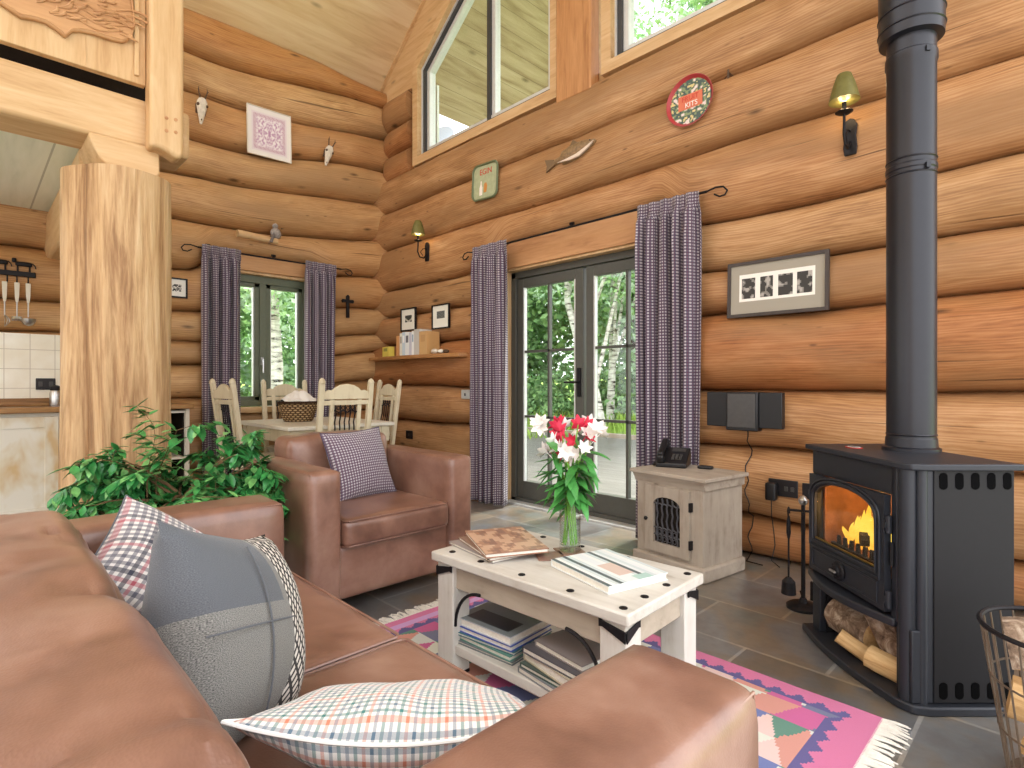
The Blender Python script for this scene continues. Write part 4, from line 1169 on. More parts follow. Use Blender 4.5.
b = MB(); b.box(-.10,.10,-.2005,-.199,.16,.425); b.build('backing', M['dark_void'], do, smooth=False)
b = MB()
for k in range(5):
    x = -.075+.0375*k; b.tube([(x+.004*math.sin(i*1.6), -.212, .165+.255*i/14) for i in range(15)], .0055, 6)
for z in (.205,.245,.385): b.tube([(-.10+.2*i/16, -.213, z+.006*math.sin(i*2.2)) for i in range(17)], .004, 6)
for k in range(4):
    for zc in (.185,.225):
        b.tube([(-.056+.0375*k+.012*math.cos(2*PI*q/10), -.214, zc+.012*math.sin(2*PI*q/10)) for q in range(11)], .0028, 5)
b.build('iron_grille', M['grille_iron'], do)
b = MB(); b.ball((-.148,-.236,.29), .012, 8); b.cyl((-.148,-.222,.29),(-.148,-.232,.29),.006,None,8); b.build('knob', M['black_iron'], do)
for z in (.19,.40):
    b = MB(); b.box(.163,.176,-.226,-.20,z-.025,z+.025); b.build('hinge', M['black_iron'], do)
# telephone
ph = thing('telephone', 'black desk telephone with handset on the grey cabinet', 'telephone', (4.155,-.50,.573), R(18)); ph.scale = (1,1,1.22)
b = MB(); b.prism([(-.09,0),(.09,0),(.09,.085),(.075,.09),(-.09,.022)], -.085, .10, 'x'); b.build('base', M['black_plastic'], ph, bev=.006)
b = MB(); b.M = Matrix.Translation((-.055,-.005,.075)) @ Matrix.Rotation(R(21),4,'X')
b.soft(-.024,.024,-.105,-.055,-.022,.022,.014,n=5); b.soft(-.024,.024,.055,.105,-.022,.022,.014,n=5); b.soft(-.019,.019,-.09,.09,.006,.034,.012,n=5)
b.build('handset', M['black_plastic'], ph)
b = MB(); b.M = Matrix.Translation((.035,.04,.0765)) @ Matrix.Rotation(R(22),4,'X'); b.box(-.04,.04,-.012,.022,0,.002); b.build('display', M['screen'], ph)
b = MB(); b.M = Matrix.Translation((.035,-.03,.0487)) @ Matrix.Rotation(R(22),4,'X')
for i in range(3):
    for j in range(4): b.box(-.03+.022*i,-.014+.022*i,-.028+.016*j,-.018+.016*j,-.001,.004)
b.build('keypad', M['screen'], ph, bev=.001)
b = MB(); pts = [(-.09+.0+.010*math.cos(i*1.3)-.004*i*.05, -.07-.004*math.sin(i*.2)-.0002*i*i*.1, .012+.010*math.sin(i*1.3)) for i in range(40)]
b.tube([(-.098-.003*abs(math.sin(i*.1))+.007*math.cos(i*1.3), -.08+.004*i, .010+.007*math.sin(i*1.3)) for i in range(40)], .002, 5); b.build('cord', M['black_plastic'], ph)
rm = MB(); rm.soft(-.045,.045,-.02,.02,0,.018,.008,n=6); rm.box(-.03,.03,-.008,.008,.0175,.0195)
o = rm.build('remote_control', M['black_plastic'], None, loc=(4.36,-.47,.573), rot=(0,0,R(12))); tag(o, 'small black remote control lying beside the telephone', 'remote control')
# ------------------------------------------------------------------ wood stove
sv = thing('wood_stove', 'black cast iron wood burning stove with a lit fire and flue', 'stove', (5.336,-1.228,0), R(-44.0))
D = .345
b = MB()
b.box(-.29,-.262,.005,D,.03,.80); b.box(.235,.30,.03,D,.03,.80); b.box(-.262,.235,D-.03,D,.03,.80)          # sides, back
b.box(-.262,.235,.02,D-.03,.265,.30)                                                                         # floor of the firebox
b.box(-.262,.235,.02,D-.03,.78,.80)
b.prism([(-.29,.03),(-.235,.03),(-.235,.27),(-.29,.27)], 0, .03, 'y')                                        # niche jambs
b.prism([(.225,.03),(.30,.03),(.30,.27),(.225,.27)], .004, .035, 'y')
b.prism([(-.29,.70),(.225,.70),(.225,.80),(-.29,.80)], 0, .03, 'y')
b.prism([(-.29,.27),(-.275,.27),(-.275,.70),(-.29,.70)], 0, .03, 'y'); b.prism([(.205,.27),(.235,.27),(.235,.80),(.205,.80)], 0, .035, 'y')
b.build('body', M['stove_iron'], sv, bev=.004)
b = MB()    # rounded ribbed front corner
b.tube([(.262,.018,.03),(.262,.018,.80)], .028, 16); b.tube([(.287,.045,.03),(.287,.045,.80)], .018, 16)
b.build('corner_rib', M['stove_iron'], sv)
b = MB(); b.box(.30,.304,.075,D-.005,.035,.80); sp = b.build('side_panel', M['stove_dark'], sv, bev=.001)
for z in (.765,.075):
    for k in range(5):
        y = .105+.053*k; b = MB()
        b.prism([(y+.014*math.cos(a), z+(.014 if math.sin(a) > 0 else -.014)+.014*math.sin(a)) for a in [2*PI*q/16 for q in range(16)]], .3035, .3055, 'x')
        b.build('vent_slot', M['slot'], sp, smooth=False)
b = MB(); b.prism([(-.325,-.015),(.27,-.02),(.305,.0),(.318,.045),(.318,D+.02),(-.325,D+.02)], .80, .822, 'z'); tp = b.build('top_plate', M['stove_iron'], sv, bev=.005)
b = MB(); b.lathe([(.04,0),(.04,.003),(.0001,.0035)], 20); bd = b.build('badge', plain('red_enamel', rgb(176,60,56), .4), tp, loc=(-.16,.10,.822)); bd.scale = (1,.7,1)
b = MB(); b.lathe([(.030,.0036),(.030,.0042),(.024,.0042),(.024,.0036)], 20); bd2 = b.build('badge_ring', M['petal_white'], tp, loc=(-.16,.10,.822)); bd2.scale = (1,.7,1)
def bow(x0, x1, y, bulge, n=16): return [(x0+(x1-x0)*i/n, y - bulge*math.sin(PI*i/n)) for i in range(n+1)]
b = MB(); b.prism(bow(-.31,.23,-.01,.058)+[(.23,.03),(-.31,.03)], .252, .282, 'z'); b.build('ash_lip', M['stove_iron'], sv, bev=.006)
b = MB(); b.prism(bow(-.33,.27,-.025,.035)+[(.31,.0),(.325,.05),(.325,D+.01),(-.33,D+.01)], 0.0, .03, 'z'); b.build('base_plate', M['stove_iron'], sv, bev=.006)
b = MB(); b.box(-.235,.225,.30,.31,.03,.265); b.box(-.236,-.23,.03,.31,.03,.265); b.box(.222,.228,.036,.31,.03,.265); b.box(-.235,.225,.03,.31,.258,.266); b.build('log_niche', M['stove_dark'], sv, smooth=False)
# door with an arched window
dX0, dX1, dZ0, dZ1 = -.275, .203, .295, .70
gx0, gx1, gz0, gz1, gr2 = -.235, .15, .43, .60, .08
arch = [(gx0,gz0),(gx1,gz0),(gx1,gz1)]; na = 14
cxm = (gx0+gx1)/2; rw = (gx1-gx0)/2
topc = [(cxm - rw*math.cos(PI*k/na), gz1 + gr2*math.sin(PI*k/na)**.8) for k in range(na+1)]
b = MB(); y0, y1 = -.022, .002
b.prism([(dX0,dZ0),(dX1,dZ0),(dX1,gz0),(dX0,gz0)], y0,y1,'y'); b.prism([(dX0,gz0),(gx0,gz0),(gx0,gz1),(dX0,gz1)],y0,y1,'y'); b.prism([(gx1,gz0),(dX1,gz0),(dX1,gz1),(gx1,gz1)],y0,y1,'y')
full = [(dX0,gz1)]+topc+[(dX1,gz1)]
for k in range(len(full)-1):
    a, c = full[k], full[k+1]; 
    if abs(c[0]-a[0]) > 1e-6: b.prism([a,c,(c[0],dZ1),(a[0],dZ1)], y0,y1,'y')
dd = b.build('door', M['stove_iron'], sv, smooth=False)
b = MB(); loop = [(x,-.024,z) for x,z in [(gx0-.012,gz0-.01)]+[(cxm-(rw+.012)*math.cos(PI*k/na), gz1+(gr2+.012)*math.sin(PI*k/na)**.8) for k in range(na+1)]+[(gx1+.012,gz0-.01),(gx0-.012,gz0-.01)]]
b.tube(loop, .0065, 8)
loop = [(x,-.024,z) for x,z in [(gx0-.032,gz0-.03)]+[(cxm-(rw+.03)*math.cos(PI*k/na), gz1+.005+(gr2+.02)*math.sin(PI*k/na)**.8) for k in range(na+1)]+[(gx1+.032,gz0-.03),(gx0-.032,gz0-.03)]]
b.tube(loop, .0045, 8)
b.tube([(-.245,-.024,.315),(.17,-.024,.315),(.17,-.024,.385),(-.245,-.024,.385),(-.245,-.024,.315)], .0035, 6)
b.build('door_moulding', M['stove_iron'], dd)
b = MB(); b.prism([(gx0,gz0),(gx1,gz0)]+[(x,z) for x,z in topc[::-1]], -.012, -.008, 'y'); b.build('door_glass', M['stove_glass'], dd, smooth=False)
b = MB(); b.cyl((gx0,-.016,gz0+.004),(gx1,-.016,gz0+.004),.004,None,8); b.build('glass_rope', M['brass'], dd)
b = MB(); b.M = Matrix.Translation((-.055,-.022,.35)) @ Matrix.Rotation(R(90),4,'X'); b.lathe([(.036,0),(.038,.006),(.034,.012),(.022,.016),(.020,.022),(.0001,.026)], 24)
for k in range(10): b.cyl((.03*math.cos(k*PI/5),.03*math.sin(k*PI/5),.008),(.03*math.cos(k*PI/5),.03*math.sin(k*PI/5),.015),.005,None,8)
kn = b.build('air_knob', M['stove_dark'], dd)
b = MB(); b.M = Matrix.Translation((-.055,-.049,.35)) @ Matrix.Rotation(R(90),4,'X'); b.box(-.02,.02,-.004,.004,-.002,.006); b.build('knob_grip', M['steel'], kn, bev=.002)
for z in (.34,.60):
    b = MB(); b.cyl((.212,-.012,z-.03),(.212,-.012,z+.03),.010,None,10); b.box(.195,.212,-.024,-.008,z-.012,z+.012); b.build('hinge', M['stove_iron'], dd)
b = MB(); b.cyl((.222,-.008,.46),(.222,-.008,.54),.006,None,8); b.build('door_catch', M['stove_dark'], dd)
# firebox
b = MB(); b.box(-.255,.225,D-.10,D-.085,.30,.78); b.box(-.262,-.248,.03,D-.09,.30,.78); b.box(.222,.235,.036,D-.09,.30,.78); b.box(-.26,.23,.03,D-.09,.395,.405)
b.build('firebricks', M['firebrick'], sv, smooth=False)
b = MB()
for k in range(9): b.prism([(-.2+.042*k,.405),(-.175+.042*k,.405),(-.18+.042*k,.455),(-.195+.042*k,.455)], .05, .06, 'y')
b.box(-.235,.20,.048,.062,.40,.418); b.build('grate', M['stove_dark'], sv, bev=.002)
rr = random.Random(4)
b = MB()
for k in range(30):
    x = rr.choice((-.16,-.09,-.01,.06))+.05*(rr.random()-.5); y = .08+.10*rr.random(); hgt = (.13+.15*rr.random())*(1-.8*abs(x+.0)/.25)
    hgt = max(hgt,.05); pts = []; rs = []; w = .006+.008*rr.random(); ph_ = rr.random()*6
    for i in range(9):
        u = i/8; pts.append((x+.018*math.sin(ph_+u*4)*u, y+.008*math.sin(ph_*2+u*3), .425+hgt*u)); rs.append(w*(math.sin(PI*min(1,(u*.85+.15)))**.8)+.0006)
    b.tube(pts, rs, 8)
b.build('flame', M['flame'], sv)
for k, (x, a) in enumerate(((-.06,18),(.05,-24),(-.01,65))):
    b = MB(); b.M = Matrix.Translation((x,.17,.435+.02*k)) @ Matrix.Rotation(R(a),4,'Z'); b.cyl((-.12,0,0),(.12,0,0),.028,.024,9); b.build('ember_log', M['stove_dark'], sv)
b = MB(); b.lathe([(.098,0),(.098,.012),(.088,.018),(.086,.05),(.083,.055),(.083,1.10),(.086,1.105),(.086,1.12),(.083,1.125),(.083,1.52),(.0875,1.53),(.0875,1.56),(.083,1.565),(.083,1.62),(.108,1.625),(.110,1.66),(.110,2.9)], 40)
pp_ = b.build('flue_pipe', M['pipe'], sv, loc=(-.075,.275,.822), ang=25)
b = MB()
for z in (.06,1.08,1.14,1.55,1.66,1.72): b.lathe([(.0835 if z < 1.6 else .1105,z),(.0865 if z < 1.6 else .114,z+.004),(.0835 if z < 1.6 else .1105,z+.008)], 40)
b.box(.08,.094,-.008,.008,1.535,1.555); b.box(.08,.094,-.008,.008,1.09,1.11)
b.build('pipe_band', M['pipe'], pp_, loc=(0,0,0))
L = bpy.data.lights.new('fire_glow', 'POINT'); L.energy = 5; L.color = (1,.55,.2); L.shadow_soft_size = .06
lo = bpy.data.objects.new('fire_glow', L); COL.objects.link(lo); lo.location = (5.336+.08*.7193*0+.2*.6947*.6, -1.228+.2*.7193*.6, .56)

# firewood in the niche and in the basket
def firewood(label, loc, rot, L, r, bark, group, seed):
    t = thing('firewood_log', label, 'firewood', loc, 0, group, rot=rot)
    rnd = random.Random(seed); n = 12; st = []
    arc = PI*1.25
    b = MB(); e = MB(); ns = 9; vs = []; fs = []
    prof = [(r*(1+.12*noise.noise(Vector((math.cos(arc*k/n)*2, math.sin(arc*k/n)*2, seed))))*math.cos(arc*k/n-.4), r*(1+.1*rnd.random())*math.sin(arc*k/n-.4)) for k in range(n+1)]
    for i in range(ns+1):
        x = -L/2+L*i/ns
        for (y, z) in prof: 
            f = 1+.10*noise.noise(Vector((x*14, y*20, z*20+seed))); vs.append((x, y*f, z*f))
    m = n+1
    for i in range(ns):
        for k in range(n): fs.append((i*m+k, i*m+k+1, (i+1)*m+k+1, (i+1)*m+k))
    b.add(vs, fs); b.build('bark', M['bark'] if bark else M['cutwood'], t)
    e.add(vs[:m]+vs[-m:], [tuple(range(m)), tuple(range(m,2*m))[::-1], (0, m-1, 2*m-1, m)] )
    # split face, following the wavy edges
    for i in range(ns): e.add([vs[i*m],vs[i*m+m-1],vs[(i+1)*m+m-1],vs[(i+1)*m]], [(0,1,2,3)])
    e.build('split_face', M['cutwood'], t, smooth=False)
    return t
def sw(x, y, z):
    v = Matrix.Rotation(R(-44),3,'Z') @ Vector((x,y,0)); return (5.336+v.x, -1.228+v.y, z)
gN = 'firewood in the niche under the stove'
a0 = R(-44)
firewood('big barky log lying across the left of the stove niche', sw(-.115,.10,.110), (R(75),R(4),a0+R(8)), .21, .076, True, gN, 1)
firewood('knotty log leaning on the big one in the stove niche', sw(-.13,.12,.215), (R(60),R(-6),a0+R(14)), .18, .042, True, gN, 2)
firewood('upright grey log in the middle of the stove niche', sw(.065,.105,.150), (R(75),R(58),a0+R(20)), .19, .060, True, gN, 3)
firewood('pale split wedge at the front of the stove niche', sw(-.005,.025,.065), (R(120),R(28),a0+R(50)), .16, .03, False, gN, 4)
firewood('pale split piece at the right end of the stove niche', sw(.135,.05,.068), (R(100),R(10),a0+R(35)), .15, .04, False, gN, 5)
firewood('dark log at the right back of the stove niche', sw(.15,.21,.12), (R(60),R(80),a0+R(80)), .16, .045, True, gN, 6)

bk = thing('log_basket', 'tapered wire log basket standing beside the stove', 'basket', (5.925,-1.575,0))
b = MB()
rt, rb, H = .185, .125, .42
for k in range(30):
    a = 2*PI*k/30; b.tube([(rb*math.cos(a),rb*math.sin(a),.012),((rb+rt)/2*math.cos(a)*.99,(rb+rt)/2*math.sin(a)*.99,H/2),(rt*math.cos(a),rt*math.sin(a),H)], .0026, 5)
b.build('wires', M['wire'], bk)
b = MB()
for z, r in ((.012,rb),(.14,rb+(rt-rb)*.33),(.28,rb+(rt-rb)*.66)): b.tube([(r*math.cos(2*PI*i/32),r*math.sin(2*PI*i/32),z) for i in range(33)], .003, 5)
b.build('hoops', M['wire'], bk)
b = MB(); b.tube([(rt*math.cos(2*PI*i/40),rt*math.sin(2*PI*i/40),H) for i in range(41)], .007, 8); b.build('rim', M['black_iron'], bk)
b = MB(); b.lathe([(.0001,.012),(rb,.012),(rb,.016),(.0001,.016)], 24); b.build('floor_plate', M['wire'], bk)
gB = 'firewood in the wire basket'
firewood('thick grey barked log on top in the wire basket', (5.925,-1.58,.375), (R(0),R(-10),R(6)), .25, .074, True, gB, 11)
firewood('pale split log low in the wire basket', (5.91,-1.61,.22), (R(110),R(8),R(5)), .21, .055, False, gB, 12)
firewood('barked log standing at the side of the wire basket', (5.965,-1.53,.20), (R(90),R(70),R(20)), .24, .05, True, gB, 13)
firewood('short split log at the bottom of the wire basket', (5.925,-1.58,.085), (R(0),R(5),R(-30)), .16, .055, False, gB, 14)

# fire tools
ft = thing('fire_tool_stand', 'black iron fire tool stand between the cabinet and the stove', 'stand', (5.005,-.765,0))
b = MB(); b.lathe([(.075,0),(.075,.012),(.06,.022),(.02,.03),(.014,.05),(.0001,.05)], 28); b.build('base', M['black_iron'], ft)
b = MB(); b.cyl((0,0,.03),(0,0,.50),.010,.009,12); b.build('pole', M['black_iron'], ft)
b = MB(); b.lathe([(.012,.50),(.02,.51),(.022,.525),(.012,.54),(.0001,.548)], 16); b.build('finial', M['steel'], ft)
b = MB()
b.cyl((-.06,-.02,.47),(.06,.02,.47),.006,None,8); b.cyl((-.02,.06,.47),(.02,-.06,.47),.006,None,8); b.build('hanging_arm', M['black_iron'], ft)
def tool(nm, lab, dx, dy, head):
    t = thing(nm, lab, 'fire tool', (5.005+dx,-.765+dy,.47), 0, 'fire tools on the iron stand')
    b = MB(); b.tube([(0,.012,-.02),(0,.012,.0),(0,.0,.012),(0,-.012,.0),(0,-.004,-.03)], .004, 6); b.lathe([(.006,-.14),(.011,-.11),(.009,-.06),(.005,-.03)], 12); b.build('handle', M['black_iron'], t)
    b = MB(); b.cyl((0,0,-.13),(0,0,-.34),.0045,None,8); b.build('shaft', M['black_iron'], t)
    b = MB()
    if head == 'brush': b.lathe([(.012,-.33),(.03,-.35),(.034,-.41),(.0001,-.41)], 14)
    elif head == 'shovel': b.prism([(-.03,-.34),(.03,-.34),(.034,-.43),(-.034,-.43)], -.004, .004, 'y'); b.box(-.034,-.03,-.004,.014,-.43,-.34); b.box(.03,.034,-.004,.014,-.43,-.34)
    else: b.tube([(0,0,-.33),(0,0,-.40),(.0,-.02,-.42),(0,-.035,-.40)], .005, 6)
    b.build('head', M['black_iron'], t)
tool('hearth_brush', 'black hearth brush hanging left on the tool stand', -.06, -.02, 'brush')
tool('hearth_shovel', 'black hearth shovel hanging right on the tool stand', .06, .02, 'shovel')
tool('fire_poker', 'black poker hanging at the back of the tool stand', -.02, .06, 'poker')

# ------------------------------------------------------------------ things on the door wall
def frame(label, loc, w, h, fw, fmat, pic, rot, mount=.0, name='picture_frame', cat='picture', ptype=None, depth=.02, nx=24, ny=24):
    """framed print in the local XZ plane facing -Y"""
    t = thing(name, label, cat, loc, 0, None, rot=rot)
    b = MB(); b.prism([(-w/2,-h/2),(w/2,-h/2),(w/2-fw,-h/2+fw),(-w/2+fw,-h/2+fw)],-depth,0,'y'); b.prism([(w/2,-h/2),(w/2,h/2),(w/2-fw,h/2-fw),(w/2-fw,-h/2+fw)],-depth,0,'y')
    b.prism([(w/2,h/2),(-w/2,h/2),(-w/2+fw,h/2-fw),(w/2-fw,h/2-fw)],-depth,0,'y'); b.prism([(-w/2,h/2),(-w/2,-h/2),(-w/2+fw,-h/2+fw),(-w/2+fw,h/2-fw)],-depth,0,'y')
    b.build('frame', fmat, t, smooth=False)
    b = MB(); b.grid(nx, ny, lambda u,v: ((u-.5)*(w-2*fw), -.010, (v-.5)*(h-2*fw)), None, pic)
    b.build('print', M['col'], t, smooth=False)
    b = MB(); b.box(-w/2+fw,w/2-fw,-.009,-.002,-h/2+fw,h/2-fw); b.build('backing', M['card_white'], t, smooth=False)
    return t
def four(u, v):
    if not (.10 < u < .90 and .24 < v < .80): return rgb(160,153,138)
    x = (u-.10)/.80; y = (v-.24)/.56
    k = int(x*4); fx = x*4 - k
    if .14 < fx < .88 and .12 < y < .88:
        n = noise.noise(Vector((x*14, y*5, k*3.1)))
        g_ = 62 + 70*(n > .12) + 40*(n > .3)
        return rgb(g_, g_*.97, g_*.92)
    return rgb(236,232,222)
frame('wide dark framed set of four landscape photographs on the log wall', (4.660,wy(4.66,1.675,.58,.34),1.675), .585, .345, .02, M['frame_brown'], four, (R(-2),R(0),0), nx=72, ny=36)
def small1(u, v):
    if .25 < u < .75 and .36 < v < .70: return rgb(60,60,56) if abs(v-.5-.08*math.sin(u*9)) > .05 else rgb(190,186,170)
    return rgb(232,228,214)
frame('small black framed print on the log wall, left of the two above shelf', (.80,wy(.8,1.79,.28,.25),1.79), .285, .25, .014, M['black_iron'], small1, (0,0,0))
def small2(u, v):
    if .25 < u < .75 and .40 < v < .74: return rgb(90,92,90) if (int(u*30)+int(v*24)) % 3 else rgb(120,122,118)
    return rgb(234,232,220)
frame('small black framed print on the log wall nearest the door curtain', (1.368,wy(1.368,1.775,.29,.25),1.775), .29, .25, .013, M['black_iron'], small2, (0,0,0))
# radio / cd player
rd = thing('wall_stereo', 'flat black wall stereo with a square grey centre panel', 'stereo', (4.50,wy(4.5,.92,.46,.22),.925), 0)
b = MB(); b.box(-.23,-.095,-.05,0,-.105,.11); b.build('speaker', M['black_plastic'], rd, bev=.004)
b = MB(); b.box(.095,.23,-.05,0,-.105,.11); b.build('speaker', M['black_plastic'], rd, bev=.004)
b = MB(); b.box(-.097,.097,-.07,0,-.125,.112); c = b.build('player', M['black_plastic'], rd, bev=.006)
b = MB(); b.box(-.085,.085,-.075,-.07,-.105,.10); b.build('cover_plate', M['screen'], c, bev=.003)
b = MB(); b.tube([(4.50+.012*math.sin(i*1.3), wy(4.5,.82-.03*i,.05,.03)-.004, .82-.03*i) for i in range(27)]+[(4.52,-.26,.006),(4.62,-.27,.006)], .0035, 6)
o = b.build('stereo_cable', M['black_plastic']); tag(o, 'thin black cable trailing down the logs below the stereo', 'cable')
def socket(label, x, y, z, w, h, sw_, mat=None):
    t = thing('wall_socket', label, 'socket', (x,wy(x,z,w,h),z))
    b = MB(); b.box(-w/2,w/2,-.012,0,-h/2,h/2); b.build('plate', mat or M['socket_black'], t, bev=.004)
    for q in sw_:
        b = MB(); b.box(q-.01,q+.01,-.016,-.012,-.015,.012); b.build('switch', M['screen'], t, bev=.001)
    return t
socket('black double wall socket low on the logs left of the stove', 4.715,-.245,.47,.165,.10,(.02,.055))
socket('black single wall socket half hidden behind the stove', 4.865,-.245,.47,.09,.09,(.0,))
pg = thing('plug_adapter', 'black plug adapter with cable in the double socket', 'plug', (4.66,wy(4.715,.47,.165,.10)-.013,.455))
b = MB(); b.soft(-.03,.03,-.05,0,-.06,.045,.01,n=4); b.build('body', M['black_plastic'], pg)
b = MB(); b.tube([(0,-.025,-.055),(.0,-.02,-.15),(.005,.0,-.25),(.012,.0,-.33),(.0,-.02,-.42),(.05,-.03,-.446)], .003, 6); b.build('cable', M['black_plastic'], pg)
socket('steel light switch on the logs left of the door curtain', 1.80,-.215,.985,.12,.09,(0,), M['switch_white'])
socket('small black socket low on the logs behind the armchair', .84,-.215,.535,.12,.09,(0,))

def sconce(label, x, z, y, s=1.0):
    t = thing('wall_lamp', label, 'lamp', (x,wy(x,z,.07,.2),z)); 
    b = MB(); b.prism([(-.028,-.10),(.028,-.10),(.034,-.06),(.028,0),(.034,.06),(.02,.09),(0,.10),(-.02,.09),(-.034,.06),(-.028,0),(-.034,-.06)], -.014, 0, 'y'); b.build('backplate', M['black_iron'], t, bev=.003)
    b = MB(); b.tube([(0,-.01,-.03),(0,-.05,-.075),(0,-.10,-.07),(0,-.125,-.02),(0,-.12,.05),(0,-.12,.09)], .007, 8); b.tube([(0,-.012,.03),(.0,-.06,.02),(0,-.09,-.02),(0,-.06,-.05)], .004, 6); b.build('arm', M['black_iron'], t)
    b = MB(); b.lathe([(.0001,.085),(.03,.088),(.043,.097),(.040,.099),(.0001,.095)], 20, (0,-.12,0)); b.cyl((0,-.12,.095),(0,-.12,.15),.011,None,12); b.build('candle_cup', M['black_iron'], t)
    b = MB(); b.lathe([(.074,.155),(.066,.19),(.052,.245),(.034,.295),(.030,.298)], 28, (0,-.12,0)); sh = b.build('lamp_shade', M['shade_green'], t)
    b = MB(); b.lathe([(.0725,.156),(.0645,.19),(.0505,.245),(.033,.294)], 28, (0,-.12,0)); b.build('shade_lining', M['shade_lining'], sh)
    b = MB(); b.lathe([(.008,.15),(.014,.17),(.018,.195),(.012,.22),(.0001,.235)], 14, (0,-.12,0)); b.build('bulb', M['bulb'], t)
    Lg = bpy.data.lights.new('lamp_glow','POINT'); Lg.energy = 1.2; Lg.color = (1,.72,.38); Lg.shadow_soft_size = .03
    lo = bpy.data.objects.new('lamp_glow', Lg); COL.objects.link(lo); lo.parent = t; lo.location = (0,-.12,.145)
sconce('lit wall lamp with green shade beside the flue pipe', 5.065, 2.435, -.195)
sconce('lit wall lamp with green shade near the room corner', 1.16, 2.47, -.20)

def text_mesh(body, size, mat, parent, loc, rot=(R(90),0,0), ext=.001, name='lettering', sx=1.0):
    cu = bpy.data.curves.new(name, 'FONT'); cu.body = body; cu.size = size; cu.extrude = ext; cu.align_x = 'CENTER'; cu.align_y = 'CENTER'
    tmp = bpy.data.objects.new('tmp', cu); COL.objects.link(tmp)
    dg = bpy.context.evaluated_depsgraph_get(); me = bpy.data.meshes.new_from_object(tmp.evaluated_get(dg))
    bpy.data.objects.remove(tmp); bpy.data.curves.remove(cu)
    me.name = name; me.materials.clear(); me.materials.append(mat)
    o = bpy.data.objects.new(name, me); COL.objects.link(o); o.parent = parent; o.location = loc; o.rotation_euler = rot; o.scale = (sx,1,1)
    return o
M['red_ink'] = plain('red_ink', rgb(200,60,48), .6); M['white_ink'] = plain('white_ink', rgb(244,236,226), .6)
# tin tray
tt = thing('tin_tray', 'pale green rectangular tin tray with red lettering on the logs', 'tray', (2.08,wy(2.08,2.965,.3,.28)-.006,2.965), rot=(0,R(3),0))
def rrect(w, h, r, n=6):
    p = []
    for cx_, cz_, a in ((w/2-r,-h/2+r,-PI/2),(w/2-r,h/2-r,0),(-w/2+r,h/2-r,PI/2),(-w/2+r,-h/2+r,PI)):
        p += [(cx_+r*math.cos(a+PI/2*k/n), cz_+r*math.sin(a+PI/2*k/n)) for k in range(n+1)]
    return p
b = MB(); b.prism(rrect(.34,.32,.06), -.008, 0, 'y'); b.build('tray_base', plain('tin_green', rgb(176,184,148), .45, 0, .5, 30, .12), tt, smooth=False)
b = MB(); b.tube([(x,-.014,z) for x, z in rrect(.34,.32,.06)+[rrect(.34,.32,.06)[0]]], .010, 8); b.build('tray_rim', plain('tin_dark_green', rgb(104,116,84), .45), tt)
text_mesh('EGIN', .075, M['red_ink'], tt, (.005,-.0095,.09))
b = MB(); b.prism([(-.075,-.12),(-.035,-.12),(-.035,-.05),(-.048,-.02),(-.048,.01),(-.062,.01),(-.062,-.02),(-.075,-.05)], -.011, -.008, 'y'); b.build('printed_bottle', M['white_ink'], tt, smooth=False)
b = MB(); b.prism([(-.015,-.10),(.02,-.10),(.03,-.04),(.015,-.01),(-.01,-.02)], -.011, -.008, 'y'); b.build('printed_glass', plain('amber_ink', rgb(206,140,70), .6), tt, smooth=False)
# round tray
rt_ = thing('round_tray', 'round tin tray with red rim and flower print near the flue', 'tray', (4.14,wy(4.14,2.955,.26,.26)-.008,2.955))
b = MB(); b.M = Matrix.Rotation(R(90),4,'X'); b.lathe([(.0001,0),(.145,0),(.163,.022),(.166,.022),(.15,-.003),(.0001,-.004)], 48); b.build('tray_rim', plain('tin_red', rgb(176,60,62), .4), rt_)
def blossoms(u, v):
    x, z = u*2-1, v*2-1
    n = noise.cell(Vector((x*5+3, z*5, 1))); m = noise.noise(Vector((x*5, z*5, 3)))
    if m > .25: return rgb(226,206,198)
    if m > .05: return rgb(120,136,84)
    return rgb(52,74,58) if m > -.3 else rgb(206,190,120)
b = MB(); nn = 40
for i in range(nn):
    for j in range(nn):
        u, v = (i+.5)/nn, (j+.5)/nn
        if (2*u-1)**2+(2*v-1)**2 < 1:
            s_ = .144; x0, x1 = (2*i/nn-1)*s_, (2*(i+1)/nn-1)*s_; z0, z1 = (2*j/nn-1)*s_, (2*(j+1)/nn-1)*s_
            b.add([(x0,-.002,z0),(x1,-.002,z0),(x1,-.002,z1),(x0,-.002,z1)], [(0,1,2,3)], None, [blossoms(u,v)])
b.build('printed_flowers', M['col_gloss'], rt_, smooth=False)
b = MB(); b.prism([(-.085,-.045),(.085,-.045),(.085,.05),(-.085,.05)], -.0045, -.0025, 'y'); b.build('label_panel', plain('orange_label', rgb(214,116,84), .6), rt_, smooth=False)
text_mesh('FRUIT', .046, M['red_ink'], rt_, (0,-.006,.022)); text_mesh('KITS', .046, M['white_ink'], rt_, (.008,-.006,-.022))
